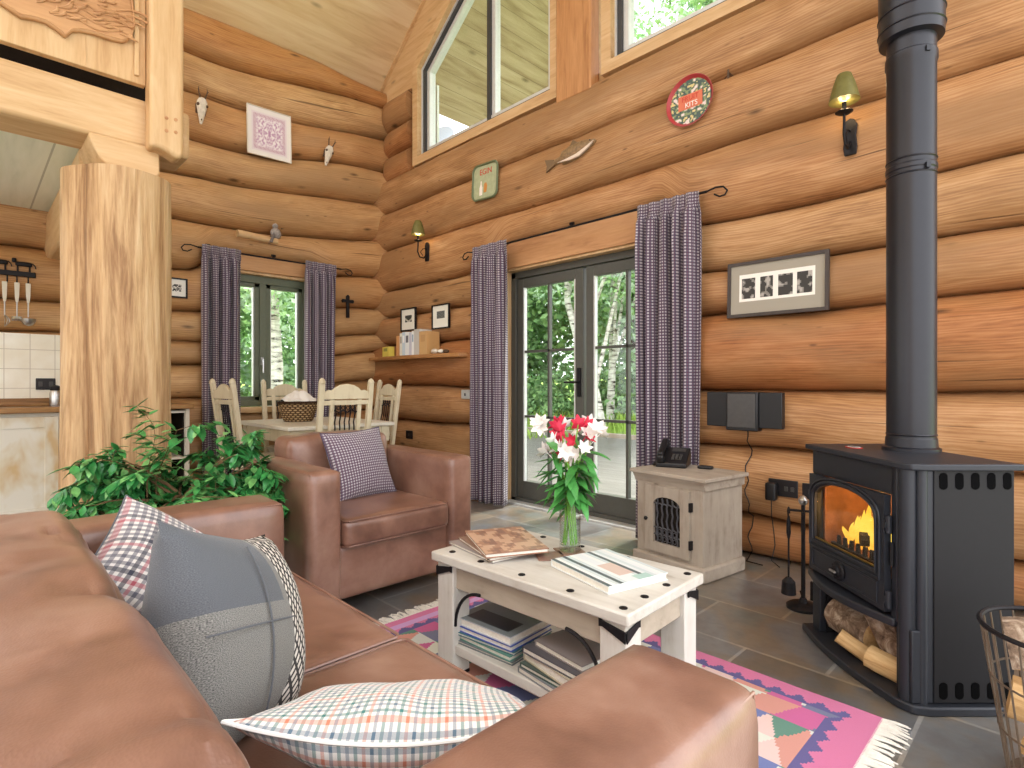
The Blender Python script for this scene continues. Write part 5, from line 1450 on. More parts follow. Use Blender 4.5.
# fish
fi = thing('fish_plaque', 'carved painted trout plaque mounted on the logs', 'plaque', (3.10,wy(3.1,2.915,.45,.08),2.915), rot=(0,R(-8),0))
b = MB(); N = 18
def fish_prof(u): return .062*math.sin(PI*min(1,u*.93+.07))**.75*(1-.35*(1-u)) if u < 1 else 0
vs = []; 
for i in range(N+1):
    u = i/N; x = -.17+.43*u; r = max(.004, .066*math.sin(PI*(.10+.88*u))**.8)
    if u < .2: r = .022+.03*u
    for k in range(13):
        a = PI*k/12; vs.append((x, -.030*math.sin(a)*(r/.066)**.5, r*math.cos(a)))
fs = [(i*13+k,i*13+k+1,(i+1)*13+k+1,(i+1)*13+k) for i in range(N) for k in range(12)]
b.add(vs, fs); b.build('body', plain('trout_back', rgb(138,112,80), .45, 0, .4, 40, .35), fi)
b = MB(); b.prism([(-.16,.022),(-.255,.058),(-.24,.0),(-.255,-.05),(-.16,-.022)], -.018, -.002, 'y'); M['fin'] = plain('trout_fin', rgb(120,96,66), .5); b.build('tail_fin', M['fin'], fi, bev=.002)
b = MB(); b.prism([(.0,.05),(.05,.095),(.09,.055)], -.014, -.004, 'y'); b.build('back_fin', M['fin'], fi, bev=.002)
b = MB(); b.prism([(-.12,-.028),(.0,-.058),(.10,-.066),(.20,-.035),(.25,-.005),(.20,-.018),(.08,-.038),(-.02,-.035)], -.032, -.016, 'y'); b.build('belly', plain('trout_belly', rgb(224,206,188), .5), fi, bev=.002)
b = MB(); b.ball((.215,-.022,.012), .006, 6); b.build('eye', M['black_plastic'], fi)
# wooden peg by the round tray
b = MB(); b.cyl((0,0,0),(0,-.07,0),.007,.006,8); b.tube([(-.05,-.03,-.015),(.0,-.06,.0)],.004,6); b.prism([(-.006,-.035),(.006,-.035),(.006,.02),(-.006,.02)],-.075,-.068,'y')
o = b.build('wall_peg', M['antler'], None, loc=(4.37,wy(4.37,3.075,.02,.02)+.02,3.075)); tag(o, 'dark peg in the log seam right of the round tray', 'peg')

# curtains
def curtain(label, axis, s0, s1, zt, zb, depth, folds, seed, spread=1.0, label_group=None):
    t = thing('curtain', label, 'curtain', ((s0+s1)/2, -depth, 0) if axis == 'X' else (depth, (s0+s1)/2, 0))
    w = s1-s0; N, Kv = folds*10, 34; rd_ = random.Random(seed); ph = [rd_.uniform(-.5,.5) for _ in range(folds+2)]
    b = MB()
    def fn(u, v):
        z = zb+(zt-zb)*v
        amp = .012 + .026*(1-min(1,max(0,(v-.94)/.05))) if v > .90 else .044+.004*math.sin(v*5+seed)
        if v > .955: amp = .010
        k = u*folds*2*PI
        d = amp*(math.sin(k + .5*math.sin(v*2.2+seed)) + .35*math.sin(2.3*k+seed+v*1.5)) 
        wid = w*(1 + .05*math.sin((1-v)*3+seed)*(1-v)) * (1 + (spread-1)*(1-v))
        s = (u-.5)*wid + .012*math.sin(k*2+seed)*(.6 if v < .95 else .1)
        if v > .965: d += .006*math.sin(k*3)
        return (s, -d, z) if axis == 'X' else (d, s, z)
    b.grid(N, Kv, fn, lambda u,v: (u*w*1.9, zb+(zt-zb)*v))
    o = b.build('cloth', M['curtain'], t, ang=80)
    m = o.modifiers.new('cloth_thickness','SOLIDIFY'); m.thickness = .003; m.offset = 0
    b = MB()
    b.grid(N, 2, lambda u,v: (lambda p: (p[0], p[1]-(.004 if axis=='X' else 0), p[2]) if axis=='X' else (p[0]+.004,p[1],p[2]))(fn(u, .95+.02*v)), lambda u,v:(u*w*1.9, zt-.1+.05*v)); 
    o = b.build('heading_tape', M['curtain'], t, ang=80)
    return t
curtain('checked curtain hanging left of the french doors', 'X', 1.97, 2.42, 2.355, .012, .275, 4, 1)
curtain('checked curtain hanging right of the french doors behind the cabinet', 'X', 3.76, 4.22, 2.335, .012, .285, 5, 2, 1.02)
curtain('checked curtain hanging left of the dining window', 'Y', -2.10, -1.76, 2.375, .10, .285, 4, 3, 1.05)
curtain('checked curtain hanging right of the dining window', 'Y', -1.12, -.78, 2.375, .10, .285, 4, 4, 1.0)
def rod(label, axis, s0, s1, z, depth):
    t = thing('curtain_rod', label, 'curtain rod', ((s0+s1)/2,-depth,z) if axis=='X' else (depth,(s0+s1)/2,z)); h = (s1-s0)/2
    P = (lambda s,d,z: (s,-d,z)) if axis=='X' else (lambda s,d,z: (d,s,z))
    b = MB(); b.tube([P(-h,0,0),P(h,0,0)], .009, 8); b.build('rail', M['black_iron'], t)
    for q in (-1,1):
        b = MB(); b.tube([P(q*(h+.0),0,0),P(q*(h+.06),0,.012),P(q*(h+.11),0,.005),P(q*(h+.135),0,-.025),P(q*(h+.12),0,-.05),P(q*(h+.085),0,-.052),P(q*(h+.05),0,-.03)], .006, 6); b.build('crook_finial', M['black_iron'], t)
    for q in (-.86,0,.86):
        b = MB(); b.tube([P(q*h,0,0),P(q*h,-.05,.03),P(q*h,-.08,.03)], .006, 6); b.tube([P(q*h-.02,-.06,.045),P(q*h+.02,-.06,.045)], .012, 6); b.build('bracket', M['black_iron'], t)
rod('long black iron curtain rod above the french doors', 'X', 1.93, 4.26, 2.325, .25)
rod('black iron curtain rod above the dining window', 'Y', -2.13, -.71, 2.345, .26)

# corner shelf with its books
b = MB(); b.prism([(.22,-.10),(1.84,-.10),(1.86,-.22),(1.80,-.31),(1.5,-.36),(1.0,-.385),(.5,-.385),(.24,-.36)], 1.345, 1.385, 'z')
o = b.build('corner_shelf', M['shelf_wood'], None, bev=.006); tag(o, 'thick curved wooden shelf fixed across the log corner', 'shelf')
gS = 'books on the corner shelf'
x = .78
for lab, w_, h_, cv, ar in [
    ('orange spined book at the left of the corner shelf row',.065,.215,rgb(206,150,96),None),
    ('cream paperback second in the corner shelf row',.045,.24,rgb(226,224,210),rgb(160,150,140)),
    ('pale blue book third in the corner shelf row',.05,.25,rgb(198,212,220),rgb(240,240,236)),
    ('white book with a dark picture on its spine',.075,.245,rgb(232,234,232),rgb(110,112,120)),
    ('thin lilac grey book on the corner shelf',.04,.235,rgb(196,194,206),None),
    ('white tall book right of the lilac one',.04,.25,rgb(238,238,234),rgb(150,170,190)),
    ('tall grey book standing behind the tan one',.09,.265,rgb(196,190,182),None),
    ('broad tan book at the right end of the shelf row',.13,.235,rgb(202,160,106),rgb(190,146,92))]:
    book(lab, (x+w_/2,-.26,1.386), (w_,.16,h_), 0, cv, gS, True, art=ar); x += w_+.003
book('yellow and green box lying left of the shelf books', (.56,-.30,1.386), (.16,.07,.11), R(-8), rgb(224,206,96), None, True, name='box', art=rgb(150,150,70))
for k, (xx, s_, lab) in enumerate(((1.42,.035,'pale pebble right of the shelf books'),(1.52,.03,'grey shell beside the pebble on the shelf'),(1.60,.026,'small brown pebble near the shelf end'))):
    b = MB(); b.ball((0,0,s_*.75), s_, 8, (1.4,1,.75)); o = b.build('pebble', [M['bone'],M['card_white'],M['antler']][k], None, loc=(xx,-.30,1.386)); tag(o, lab, 'pebble')

# ------------------------------------------------------------------ things on the window wall (x = 0 plane, facing +X)
RZ = R(90)
def sampler(u, v):
    e = min(u, v, 1-u, 1-v)
    if e < .09: return rgb(234,228,222)
    if e < .13: return rgb(226,214,216)
    if e < .19: return rgb(176,108,140) if int((u+v)*40) % 2 else rgb(232,224,224)
    k = noise.noise(Vector((abs(u-.5)*44, abs(v-.5)*44, 4.4)))
    return rgb(186,140,172) if k > .08 else rgb(236,228,228)
frame('square pink and white stitched sampler hanging on the upper logs', (wx(-1.458,3.615,.43,.48),-1.458,3.615), .437, .485, .006, M['card_white'], sampler, (0,R(-1),RZ), name='sampler', cat='picture', nx=110, ny=110)
frame('small black framed sketch beside the trunk column', (wx(-2.29,1.955,.16,.17),-2.29,1.955), .17, .18, .014, M['black_iron'], lambda u,v: rgb(66,66,66) if (.25<u<.75 and .3<v<.7 and noise.noise(Vector((u*14,v*14,9)))>-.1) else rgb(232,230,222), (0,0,RZ))
cr = MB(); cr.prism([(-.018,-.13),(.018,-.13),(.018,.04),(.065,.035),(.075,.055),(.065,.075),(.018,.07),(.02,.11),(.0,.13),(-.02,.11),(-.018,.07),(-.065,.075),(-.075,.055),(-.065,.035),(-.018,.04)], -.012, .012, 'y')
o = cr.build('wall_cross', M['black_iron'], None, bev=.004, loc=(wx(-.605,1.955,.05,.2)+.013,-.605,1.955), rot=(0,0,RZ)); tag(o, 'small black iron cross on the logs right of the window', 'cross')
def skull(label, y, z, tilt, sc):
    t = thing('roe_skull', label, 'skull', (wx(y,z,.08,.15),y,z), rot=(R(0),R(tilt),RZ)); t.scale = (sc,)*3
    b = MB(); pr = [(-.20,.012,.012),(-.17,.020,.016),(-.12,.030,.024),(-.06,.042,.034),(0,.056,.044),(.04,.052,.046),(.075,.036,.036),(.09,.01,.01)]
    vs = []
    for zz, rx, ry in pr:
        for k in range(14):
            a = 2*PI*k/14; vs.append((rx*math.cos(a), -.04+ry*math.sin(a), zz))
    fs = [(i*14+k,i*14+(k+1)%14,(i+1)*14+(k+1)%14,(i+1)*14+k) for i in range(len(pr)-1) for k in range(14)]+[tuple(range(14))[::-1], tuple(7*14+k for k in range(14))]
    b.add(vs, fs); b.build('skull', M['bone'], t)
    b = MB(); 
    for q in (-1,1): b.ball((q*.042,-.062,.0), .017, 8)
    b.ball((0,-.05,-.15), .012, 8, (1,.8,2)); b.build('eye_socket', M['antler'], t)
    b = MB()
    for q in (-1,1):
        b.tube([(q*.022,-.045,.07),(q*.034,-.05,.12),(q*.045,-.045,.17),(q*.04,-.04,.21)], [.010,.008,.006,.002], 7); b.tube([(q*.038,-.05,.14),(q*.05,-.075,.165)], [.006,.002], 6)
    b.build('antler', M['antler'], t)
    b = MB(); b.prism([(-.05,-.08),(.05,-.08),(.055,.02),(0,.09),(-.055,.02)], -.012, 0, 'y'); b.build('mount', M['antler'], t, bev=.003)
skull('bleached roe skull with short antlers left of the sampler', -2.09, 3.665, 3, .85)
skull('bleached roe skull with spreading antlers right of the sampler', -.82, 3.62, 14, .82)
br = thing('branch_perch', 'stripped branch stub pegged to the logs above the dining window', 'branch', (.27,-1.60,2.535), rot=(0,0,0))
b = MB(); b.tube([(0,-.19,.0),(.0,-.1,.0),(.0,.05,-.008),(.0,.19,-.012)], [.035,.034,.032,.03], 14); b.build('wood', M['pine'], br)
b = MB(); b.lathe([(.0001,0),(.02,.002),(.0335,.003)], 14); b.build('sawn_end', M['cutwood'], br, loc=(0,-.191,0), rot=(R(90),0,0))
bd_ = thing('bird_carving', 'grey carved bird on the end of the branch stub', 'carving', (.275,-1.425,2.60), rot=(0,0,0))
b = MB(); b.M = Matrix.Rotation(R(30),4,'X'); b.ball((0,0,.0), .045, 10, (.8,1.15,1.25)); b.ball((0,.03,.065), .028, 10); b.build('body', plain('grey_feather', rgb(150,142,136), .8, 0, .2, 60, .3), bd_)
b = MB(); b.tube([(0,.055,.06),(0,.085,.062)], [.008,.001], 8); b.build('beak', M['antler'], bd_)
b = MB(); b.prism([(-.035,.0),(.0,.03),(-.045,-.11),(-.075,-.10)], -.03, -.024, 'x'); b.prism([(-.035,.0),(.0,.03),(-.045,-.11),(-.075,-.10)], .024, .03, 'x'); b.build('wing', plain('dark_feather', rgb(110,102,98), .8, 0, .2, 60, .3), bd_, bev=.004)
# ------------------------------------------------------------------ dining set
dt = thing('dining_table', 'cream painted farmhouse dining table with a worn wooden top', 'table', (1.10,-1.40,0))
hx, hy = .56, .48
b = MB(); b.box(-hx,hx,-hy,hy,.718,.75); b.build('tabletop', M['cream_white'], dt, bev=.006)
b = MB()
b.box(-hx+.06,hx-.06,-hy+.045,-hy+.068,.61,.718); b.box(-hx+.06,hx-.06,hy-.068,hy-.045,.61,.718); b.box(-hx+.045,-hx+.068,-hy+.06,hy-.06,.61,.718); b.box(hx-.068,hx-.045,-hy+.06,hy-.06,.61,.718)
b.build('apron', M['cream'], dt, bev=.003)
for sx in (-1,1):
    for sy in (-1,1):
        b = MB(); x, y = sx*(hx-.075), sy*(hy-.075)
        b.box(x-.038,x+.038,y-.038,y+.038,.58,.718); b.lathe([(.03,0),(.026,.03),(.022,.08),(.030,.30),(.036,.50),(.026,.53),(.038,.55),(.038,.58)], 16, (x,y,0)); b.build('leg', M['cream'], dt, bev=.002)
b = MB()
for sx in (-1,1): b.ball((sx*.0+hx-.044,-.2*sx,.665), .010, 6)
b.build('peg', M['black_iron'], dt)

def make_chair(label, paint):
    t = thing('dining_chair', label, 'chair', group='painted dining chairs')
    tilt = R(7)
    b = MB(); b.box(-.215,.215,-.20,.225,.44,.468); b.build('seat', paint, t, bev=.008)
    b = MB(); b.box(-.19,.19,.18,.20,.375,.44); b.box(-.19,.19,-.185,-.165,.375,.44); b.box(-.195,-.175,-.17,.19,.375,.44); b.box(.175,.195,-.17,.19,.375,.44); b.build('seat_rail', paint, t, bev=.002)
    for sx in (-1,1):
        b = MB(); b.box(sx*.185-.02,sx*.185+.02,.165,.205,0,.44); b.build('front_leg', paint, t, bev=.004)
        b = MB(); b.bar((sx*.205,-.235,0),(sx*.205,-.19,.46),.04,.04,(0,1,0)); b.bar((sx*.205,-.19,.44),(sx*.205,-.275,1.05),.042,.036,(0,1,0))
        b.lathe([(.024,0),(.026,.012),(.018,.035),(.0001,.045)], 12, (sx*.205,-.277,1.043)); b.build('back_post', paint, t, bev=.005)
    def yb(z): return -.19-.085*(z-.44)/.61
    # crest rail with a scalloped top
    b = MB(); pts = [(-.185,.93)]
    pts += [(.185,.93),(.185,.985),(.15,1.0),(.12,.995),(.10,1.015),(.06,1.035),(0,1.045),(-.06,1.035),(-.10,1.015),(-.12,.995),(-.15,1.0),(-.185,.985)]
    b.prism(pts, yb(.98)-.012, yb(.98)+.012, 'y'); b.build('crest_rail', paint, t, bev=.004)
    b = MB(); 
    for z in (.905,.545): b.bar((-.185,yb(z),z),(.185,yb(z),z),.022,.035,(0,0,1))
    for sx in (-1,1): b.bar((sx*.115,yb(.545),.545),(sx*.115,yb(.94),.94),.032,.022,(0,1,0))
    b.build('back_frame', paint, t, bev=.003)
    b = MB()
    for k in range(5):
        x = -.08+.04*k; b.tube([(x+.004*math.sin(i*1.8), yb(.56+.33*i/10), .56+.33*i/10) for i in range(11)], .0055, 6)
    for z in (.60,.84): b.tube([(-.11+.22*i/12, yb(z), z+.008*math.sin(i*1.6)) for i in range(13)], .005, 6)
    for k in range(4):
        b.tube([(-.06+.04*k+.013*math.cos(2*PI*q/10), yb(.865)-.002, .866+.013*math.sin(2*PI*q/10)) for q in range(11)], .0035, 5)
    b.build('iron_spindles', M['black_iron'], t)
    b = MB(); b.bar((-.185,.185,.17),(-.20,-.215,.17),.02,.03); b.bar((.185,.185,.17),(.20,-.215,.17),.02,.03); b.bar((-.19,-.02,.17),(.19,-.02,.17),.02,.03); b.build('stretcher', paint, t, bev=.002)
    return t
c1 = make_chair('cream dining chair at the near end of the table, iron spindles facing the armchair', M['cream']); c1.location = (1.70,-1.55,0); c1.scale = (1,1,1.04); c1.rotation_euler.z = R(90)
def place(label, x, y, rz):
    c = copy_tree(c1); c['label'] = label; c.location = (x,y,0); c.rotation_euler.z = rz; return c
place('cream dining chair left of the table beside the curtain, turned edge on', 1.17,-1.93, R(3))
place('cream dining chair on the far side of the table under the window', .58,-1.36, R(-92))
place('pale dining chair right of the table below the corner shelf', 1.08,-.90, R(176))

bs = thing('bread_basket', 'round woven basket with a white cloth on the dining table', 'basket', (1.02,-1.52,.751))
b = MB(); N = 40
prf = [(.115,0),(.135,.03),(.155,.09),(.165,.15),(.170,.165),(.160,.165),(.150,.145),(.12,.03),(.0001,.02)]
b.grid(N, 10, lambda u,v: (lambda r,z: (r*math.cos(2*PI*u), r*math.sin(2*PI*u), z))(.115+.052*v**.7+.004*math.sin(u*2*PI*22+PI*int(v*9)), .17*v), lambda u,v:(u,v))
o = b.build('woven_side', M['wicker'], bs); m = o.modifiers.new('wall','SOLIDIFY'); m.thickness = .012; m.offset = -1
b = MB(); b.tube([(.168*math.cos(2*PI*i/40),.168*math.sin(2*PI*i/40),.17) for i in range(41)], .011, 8); b.build('rim', M['wicker'], bs)
b = MB(); b.lathe([(.0001,.002),(.116,.002),(.116,.01),(.0001,.01)], 24); b.build('bottom', M['wicker'], bs)
b = MB()
def cloth(u, v):
    x, y = 2*u-1, 2*v-1; r = math.sqrt(x*x+y*y)
    X, Y = x*.165, y*.165
    if r > 1: X, Y = X/r*1.0, Y/r*1.0
    z = .165 + .10*max(0,1-r*r*.8) + .035*noise.noise(Vector((x*2.6,y*2.6,1.7))) + .010*noise.noise(Vector((x*6,y*6,5)))
    return (X*.93, Y*.93, z)
b.grid(26, 26, cloth); o = b.build('linen_cloth', M['linen'], None, loc=(1.02,-1.52,.752), ang=80)
m = o.modifiers.new('thickness','SOLIDIFY'); m.thickness = .004; tag(o, 'crumpled white linen cloth heaped in the woven basket', 'cloth')

# ------------------------------------------------------------------ potted fig
pl_ = thing('potted_fig', 'bushy green weeping fig in a pot behind the far sofa arm', 'plant', (3.10,-2.96,0))
b = MB(); b.lathe([(.11,0),(.12,.01),(.155,.27),(.168,.275),(.168,.31),(.155,.31),(.15,.28),(.0001,.275)], 28); b.build('pot', M['pot'], pl_)
b = MB(); b.lathe([(.0001,.285),(.1,.288),(.149,.28)], 20); b.build('soil', M['soil'], pl_)
rr = random.Random(9)
sm_, lf, lp = MB(), MB(), MB()
def leaf_on(p, d, L):
    leafq(lf if rr.random() < .78 else lp, p, d, (0,0,1), L, L*.44, rr.uniform(.1,.5))
def twig(p0, d, L, gen):
    d = Vector(d).normalized(); pts = [Vector(p0)]; n = 6
    for i in range(n):
        d = (d + Vector((rr.uniform(-.25,.25), rr.uniform(-.25,.25), rr.uniform(-.28,.08)))).normalized(); pts.append(pts[-1]+d*L/n)
    sm_.tube(pts, [.0042/(gen+.6)*(1-.1*i) for i in range(n+1)], 5)
    if gen < 2:
        for k in range(3 if gen == 0 else 2):
            i = rr.randint(2, n); a = rr.uniform(0, 2*PI); twig(pts[i], d+Vector((math.cos(a), math.sin(a), rr.uniform(-.1,.6)))*.9, L*.55, gen+1)
    if gen > 0 or True:
        for i in range(2, n+1):
            for q in range(4):
                a = rr.uniform(0, 2*PI); leaf_on(pts[i]+Vector((rr.uniform(-.01,.01),)*3), Vector((math.cos(a), math.sin(a), rr.uniform(-.9,.3)))+d*.8, rr.uniform(.05,.08))
for k in range(3):
    a = 2*PI*k/3; sm_.tube([(.03*math.cos(a),.03*math.sin(a),.28),(.02*math.cos(a+1),.02*math.sin(a+1),.40),(.03*math.cos(a+2),.03*math.sin(a+2),.55)], [.014,.012,.009], 8)
for k in range(58):
    a = 2*PI*k/58*7.9; el = rr.uniform(.0,1.1)
    twig((.02*math.cos(a),.02*math.sin(a),rr.uniform(.36,.60)), (math.cos(a), math.sin(a), el), rr.uniform(.20,.33), 0)
twig((.0,-.1,.6),(.15,-.16,1.2),.36,1); twig((.03,-.14,.6),(.1,-.15,1),.3,1)
sm_.build('stems', M['stem'], pl_); lf.build('foliage', M['leaf'], pl_, ang=80); lp.build('young_leaves', M['leaf_pale'], pl_, ang=80)

# ------------------------------------------------------------------ outside
d = MB(); d.box(-4.5, 8.5, .14, 5.9, -.16, -.03)
struct(d.build('deck', M['deck'], smooth=False))
d = MB(); d.box(-4.5, 8.5, 5.9, 6.05, -.2, .05)
struct(d.build('trim_10', M['greywood_x'], smooth=False))
def terrain(x, y):
    r = max(0, max(-(x+1.5), y-6.0)); h = -.22 + .075*max(0, r-1.0) + .25*noise.noise(Vector((x*.18, y*.18, 2)))*min(1, r/3)
    return h
b = MB(); b.grid(60, 60, lambda u,v: (-36+60*u, -14+46*v, terrain(-36+60*u, -14+46*v) - (.3 if (-36+60*u > -3 and -14+46*v < 6.2) else 0)))
tg = MB(); tg.box(-2.2, 30, -30, .1, -.45, -.14); struct(tg.build('bounce_ground', M['bounce_ground'], smooth=False))  # unseen slab added so bounce and reflections indoors stay neutral, not green
struct(b.build('lawn', M['lawn'], ang=80))
# tall grass stuff in view of the dining window and beyond the deck
def grass(name, x0, x1, y0, y1, n, hgt, seed):
    rnd = random.Random(seed); mb = MB()
    for k in range(n):
        x, y = rnd.uniform(x0,x1), rnd.uniform(y0,y1); z = terrain(x,y); a = rnd.uniform(0,PI); h = hgt*rnd.uniform(.5,1.2); w = .035
        dx, dy = math.cos(a)*w, math.sin(a)*w; lx, ly = rnd.uniform(-.15,.15), rnd.uniform(-.15,.15)
        mb.add([(x-dx,y-dy,z),(x+dx,y+dy,z),(x+lx+dx*.4,y+ly+dy*.4,z+h*.7),(x+lx*1.6,y+ly*1.6,z+h)], [(0,1,2),(0,2,3)])
    o = mb.build(name, M['lawn'], None, ang=80); tag(o, 'tall meadow grass growing outside the dining window' if seed == 3 else 'tall meadow grass growing beyond the wooden deck', 'grass', kind='stuff'); return o
grass('meadow_grass', -12, -1.8, -4, 5, 5000, .5, 3)
grass('meadow_grass', -10, 4, 6.3, 11, 4000, .4, 4)
def tree(name, label, base, trunk, crowns, n, mats, seed, r0=.12, leafs=.13, bark='birch', group='trees outside the windows'):
    rnd = random.Random(seed); t = thing(name, label, 'tree' if trunk else 'bush', base, 0, group)
    if trunk:
        b = MB(); P = [Vector(p) for p in trunk]; b.tube(P, [r0*(1-.75*i/(len(P)-1)) for i in range(len(P))], 10)
        for c, r in crowns[:6]:
            s = P[min(len(P)-1, 1+rnd.randint(0, len(P)-2))]; b.tube([s, s.lerp(Vector(c),.5)+Vector((0,0,.15)), Vector(c)], [r0*.4, r0*.25, r0*.08], 6)
        b.build('trunk', M[bark], t)
    mbs = [MB() for _ in mats]
    tot = sum(r**2 for c, r in crowns)
    for c, r in crowns:
        for k in range(int(n*r*r/tot)):
            v = Vector((rnd.gauss(0,1), rnd.gauss(0,1), rnd.gauss(0,1))).normalized()*r*rnd.uniform(.35,1.05)**.6
            p = Vector(c)+v; p.z -= .25*r*rnd.random()
            s = leafs*rnd.uniform(.6,1.4); e = Euler((rnd.uniform(0,6.3),rnd.uniform(0,6.3),rnd.uniform(0,6.3))).to_matrix()
            q = [e @ Vector(w)*s for w in ((0,-.5,0),(.32,0,.05),(0,.6,0),(-.32,0,.05))]
            mbs[rnd.randrange(len(mats))].add([p+w for w in q], [(0,1,2,3)])
    for i, mb in enumerate(mbs):
        if mb.v: mb.build('foliage' if i == 0 else 'pale_foliage', M[mats[i]], t, smooth=False)
    return t
def cl(rnd, n, cx, cy, cz, sx, sy, sz, r): return [((cx+rnd.uniform(-sx,sx), cy+rnd.uniform(-sy,sy), cz+rnd.uniform(-sz,sz)), r*rnd.uniform(.7,1.25)) for _ in range(n)]
rnd = random.Random(77)
tree('birch_tree', 'silver birch leaning outside the left leaf of the french doors', (-1.75,6.9,terrain(-1.75,6.9)), [(0,0,-.2),(-.3,0,1.1),(-.75,.02,2.2),(-1.15,.05,3.3),(-1.3,.2,5.5),(-1.2,.2,9.5)], cl(rnd,12,.2,.1,7.6,2.0,1.3,3.6,1.1), 9000, ['leafA','leafC'], 1, .15, .13)
tree('birch_tree', 'slim silver birch outside the right leaf of the french doors', (-2.75,8.5,terrain(-2.75,8.5)), [(.0,0,0),(.08,0,1.5),(0,.1,3.2),(.2,.1,6),(.3,0,9)], cl(rnd,12,.8,.1,7.4,2.2,1.3,3.8,1.1), 9000, ['leafC','leafA'], 2, .12, .12)
tree('birch_tree', 'old silver birch outside the dining window', (-5.6,.85,terrain(-5.6,.85)), [(0,0,0),(.05,.03,1.4),(-.05,.0,3),(.1,.1,5.5),(.1,.2,8)], cl(rnd,9,.1,.1,4.6,1.6,1.6,2.4,1.0), 5000, ['leafC','leafA'], 3, .17, .12)
spots = [(-3.6,10.8,6),(-6.6,9.0,5.5),(.2,10.5,10.5),(-2.6,13.2,12),(-9.2,3.6,5.5),(-10.5,.2,6),(-6.6,13,8),(1.6,14.5,12.5),(-13.5,2.4,8)]
labs = ['leafy tree beyond the deck, behind the birches of the right door leaf','dark leafy tree outside the upper left panes of the french doors','tall pale tree filling the right gable window','tall dark tree rising behind the birches beyond the deck','pale leafy tree outside the right light of the dining window','leafy green tree outside the left light of the dining window','leafy tree far off behind the left door leaf','tallest tree behind the pale one in the right gable window','far green tree behind the birch of the dining window']
for i, (x, y, h) in enumerate(spots):
    tree('leafy_tree', labs[i], (x,y,terrain(x,y)), [(0,0,0),(.1,.05,h*.3),(0,.1,h*.6),(.1,0,h)], cl(rnd,14,0,0,h*.54,1.5,1.4,h*.46,1.3), 14000 if h > 10 else 8000, [('leafA','leafC'),('leafB','leafA'),('leafC','leafA')][i % 3], 20+i, .16, .2, 'stem')
for i, (x, y) in enumerate([(-4.4,8.2),(-7.6,2.3),(-8.0,-.3),(-6.3,6.4),(-3.3,9.3)]):
    tree('leafy_bush', ['rounded green bush at the deck edge beyond the left door leaf','rounded bush behind the yellow flowers outside the dining window','low bush outside the left light of the dining window','dark bush beyond the deck at the far left of the doors','rounded bush behind the slim birch beyond the deck'][i], (x,y,terrain(x,y)), None, cl(rnd,6,0,0,.55,.8,.8,.45,.75), 3500, [('leafB','leafA'),('leafA','leafC')][i % 2], 50+i, .1, .12, group='bushes outside the windows')
yf = thing('yellow_flowers', 'yellow flowering shrub outside the dining window', 'shrub', (-4.7,1.9,terrain(-4.7,1.9)))
b = MB(); rnd2 = random.Random(6)
for k in range(160):
    p = Vector((rnd2.uniform(-.35,.35), rnd2.uniform(-.45,.45), .75+rnd2.uniform(-.3,.3))); e = Euler((rnd2.uniform(0,6),rnd2.uniform(0,6),0)).to_matrix(); s = .07
    b.add([p+e@Vector(w)*s for w in ((0,-.5,0),(.5,0,0),(0,.5,0),(-.5,0,0))], [(0,1,2,3)])
b.build('blossom', M['yellow'], yf, smooth=False)
b = MB()
for k in range(16): b.tube([(0,0,0),(rnd2.uniform(-.2,.2),rnd2.uniform(-.3,.3),.4),(rnd2.uniform(-.35,.35),rnd2.uniform(-.45,.45),.85)], .006, 5)
b.build('stems', M['leafB'], yf)
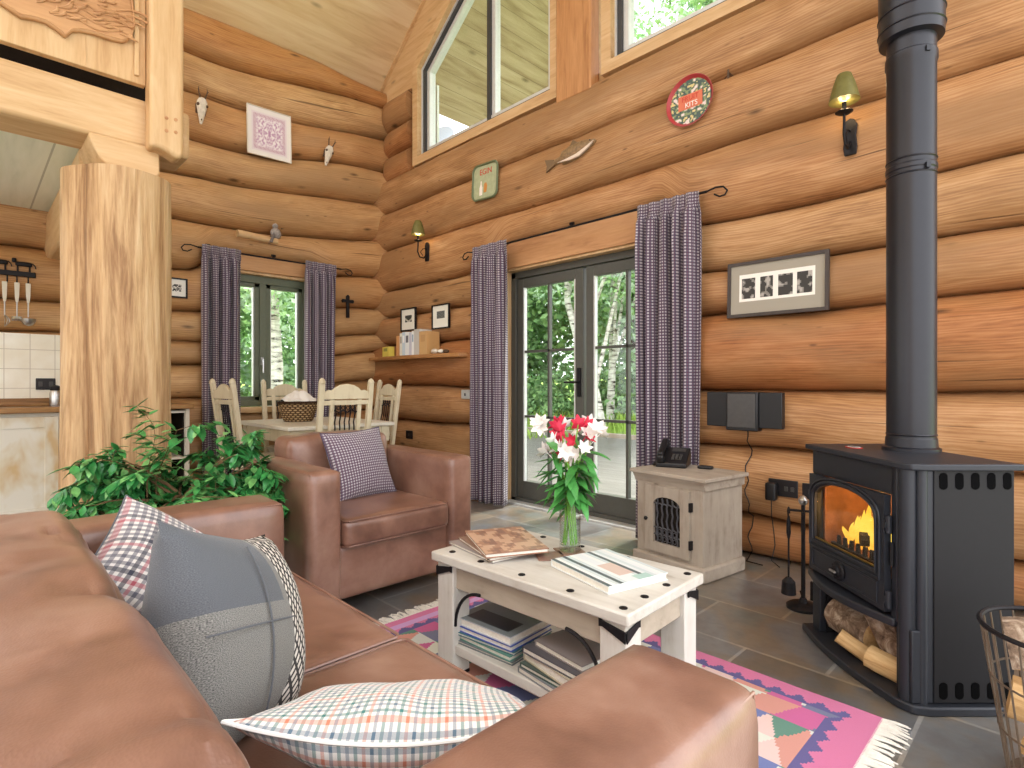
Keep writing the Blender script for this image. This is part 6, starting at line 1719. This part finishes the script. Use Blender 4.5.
# neighbouring eave and satellite dish glimpsed through the left gable window
ds = thing('satellite_dish', 'pale round dish seen at the foot of the left gable window', 'dish', (-.48,1.21,4.56))
b = MB(); b.M = Matrix.Rotation(R(60),4,'X') @ Matrix.Rotation(R(20),4,'Y'); b.lathe([(.0001,0),(.1,.012),(.2,.04),(.24,.06),(.24,.064),(.2,.046),(.0001,.006)], 28); b.build('dish', plain('dish_grey', rgb(150,156,164), .4, .1), ds)
b = MB(); b.tube([(0,0,0),(0,.25,-.1),(0,.3,-.9),(0,.3,-4.7)], .02, 8); b.build('mast', M['frame_dark'], ds)
w_ = MB(); w_.box(.80,.88,.13,.16,3.0,4.45)
struct(w_.build('trim_11', M['soft_white'], smooth=False))

# ------------------------------------------------------------------ world, sun, camera
wd = bpy.data.worlds.new('sky'); scene.world = wd; wd.use_nodes = True
nt = wd.node_tree; bg = nt.nodes['Background']
sk = nt.nodes.new('ShaderNodeTexSky'); sk.sky_type = 'HOSEK_WILKIE'; sk.turbidity = 9; sk.ground_albedo = .35
sk.sun_direction = Vector((.3,-.5,.75)).normalized()
mx = nt.nodes.new('ShaderNodeMix'); mx.data_type = 'RGBA'; mx.inputs[0].default_value = 1.0
mx.inputs[6].default_value = (1,1,1,1); mx.blend_type = 'MULTIPLY'; nt.links.new(sk.outputs[0], mx.inputs[6]); mx.inputs[7].default_value = (1,1,1,1); nt.links.remove(mx.inputs[6].links[0]); mx.inputs[6].default_value = (.97,.97,1,1)
nt.links.new(mx.outputs[2], bg.inputs[0]); bg.inputs[1].default_value = 1.8
sn = bpy.data.lights.new('sun','SUN'); sn.energy = 5.0; sn.angle = R(12); sn.color = (1,.96,.9)
sl_ = bpy.data.objects.new('sun', sn); COL.objects.link(sl_); sl_.rotation_euler = Vector((.04,.52,.85)).to_track_quat('Z','Y').to_euler()

cam = bpy.data.cameras.new('camera'); co = bpy.data.objects.new('camera', cam); COL.objects.link(co)
cam.sensor_width = 36; cam.lens = 36*557/1024; cam.clip_start = .02; cam.clip_end = 200
co.location = (5.94,-3.66,1.085); co.rotation_euler = (R(90), 0, R(45.5))
scene.camera = co
vsx = scene.view_settings; scene.display_settings.display_device = 'sRGB'
vsx.view_transform = 'Standard'; vsx.look = 'None'; vsx.gamma = 1; vsx.use_curve_mapping = False; vsx.exposure = 0.92
scene.cycles.use_denoising = True
scene.cycles.max_bounces = 8; scene.cycles.transparent_max_bounces = 16
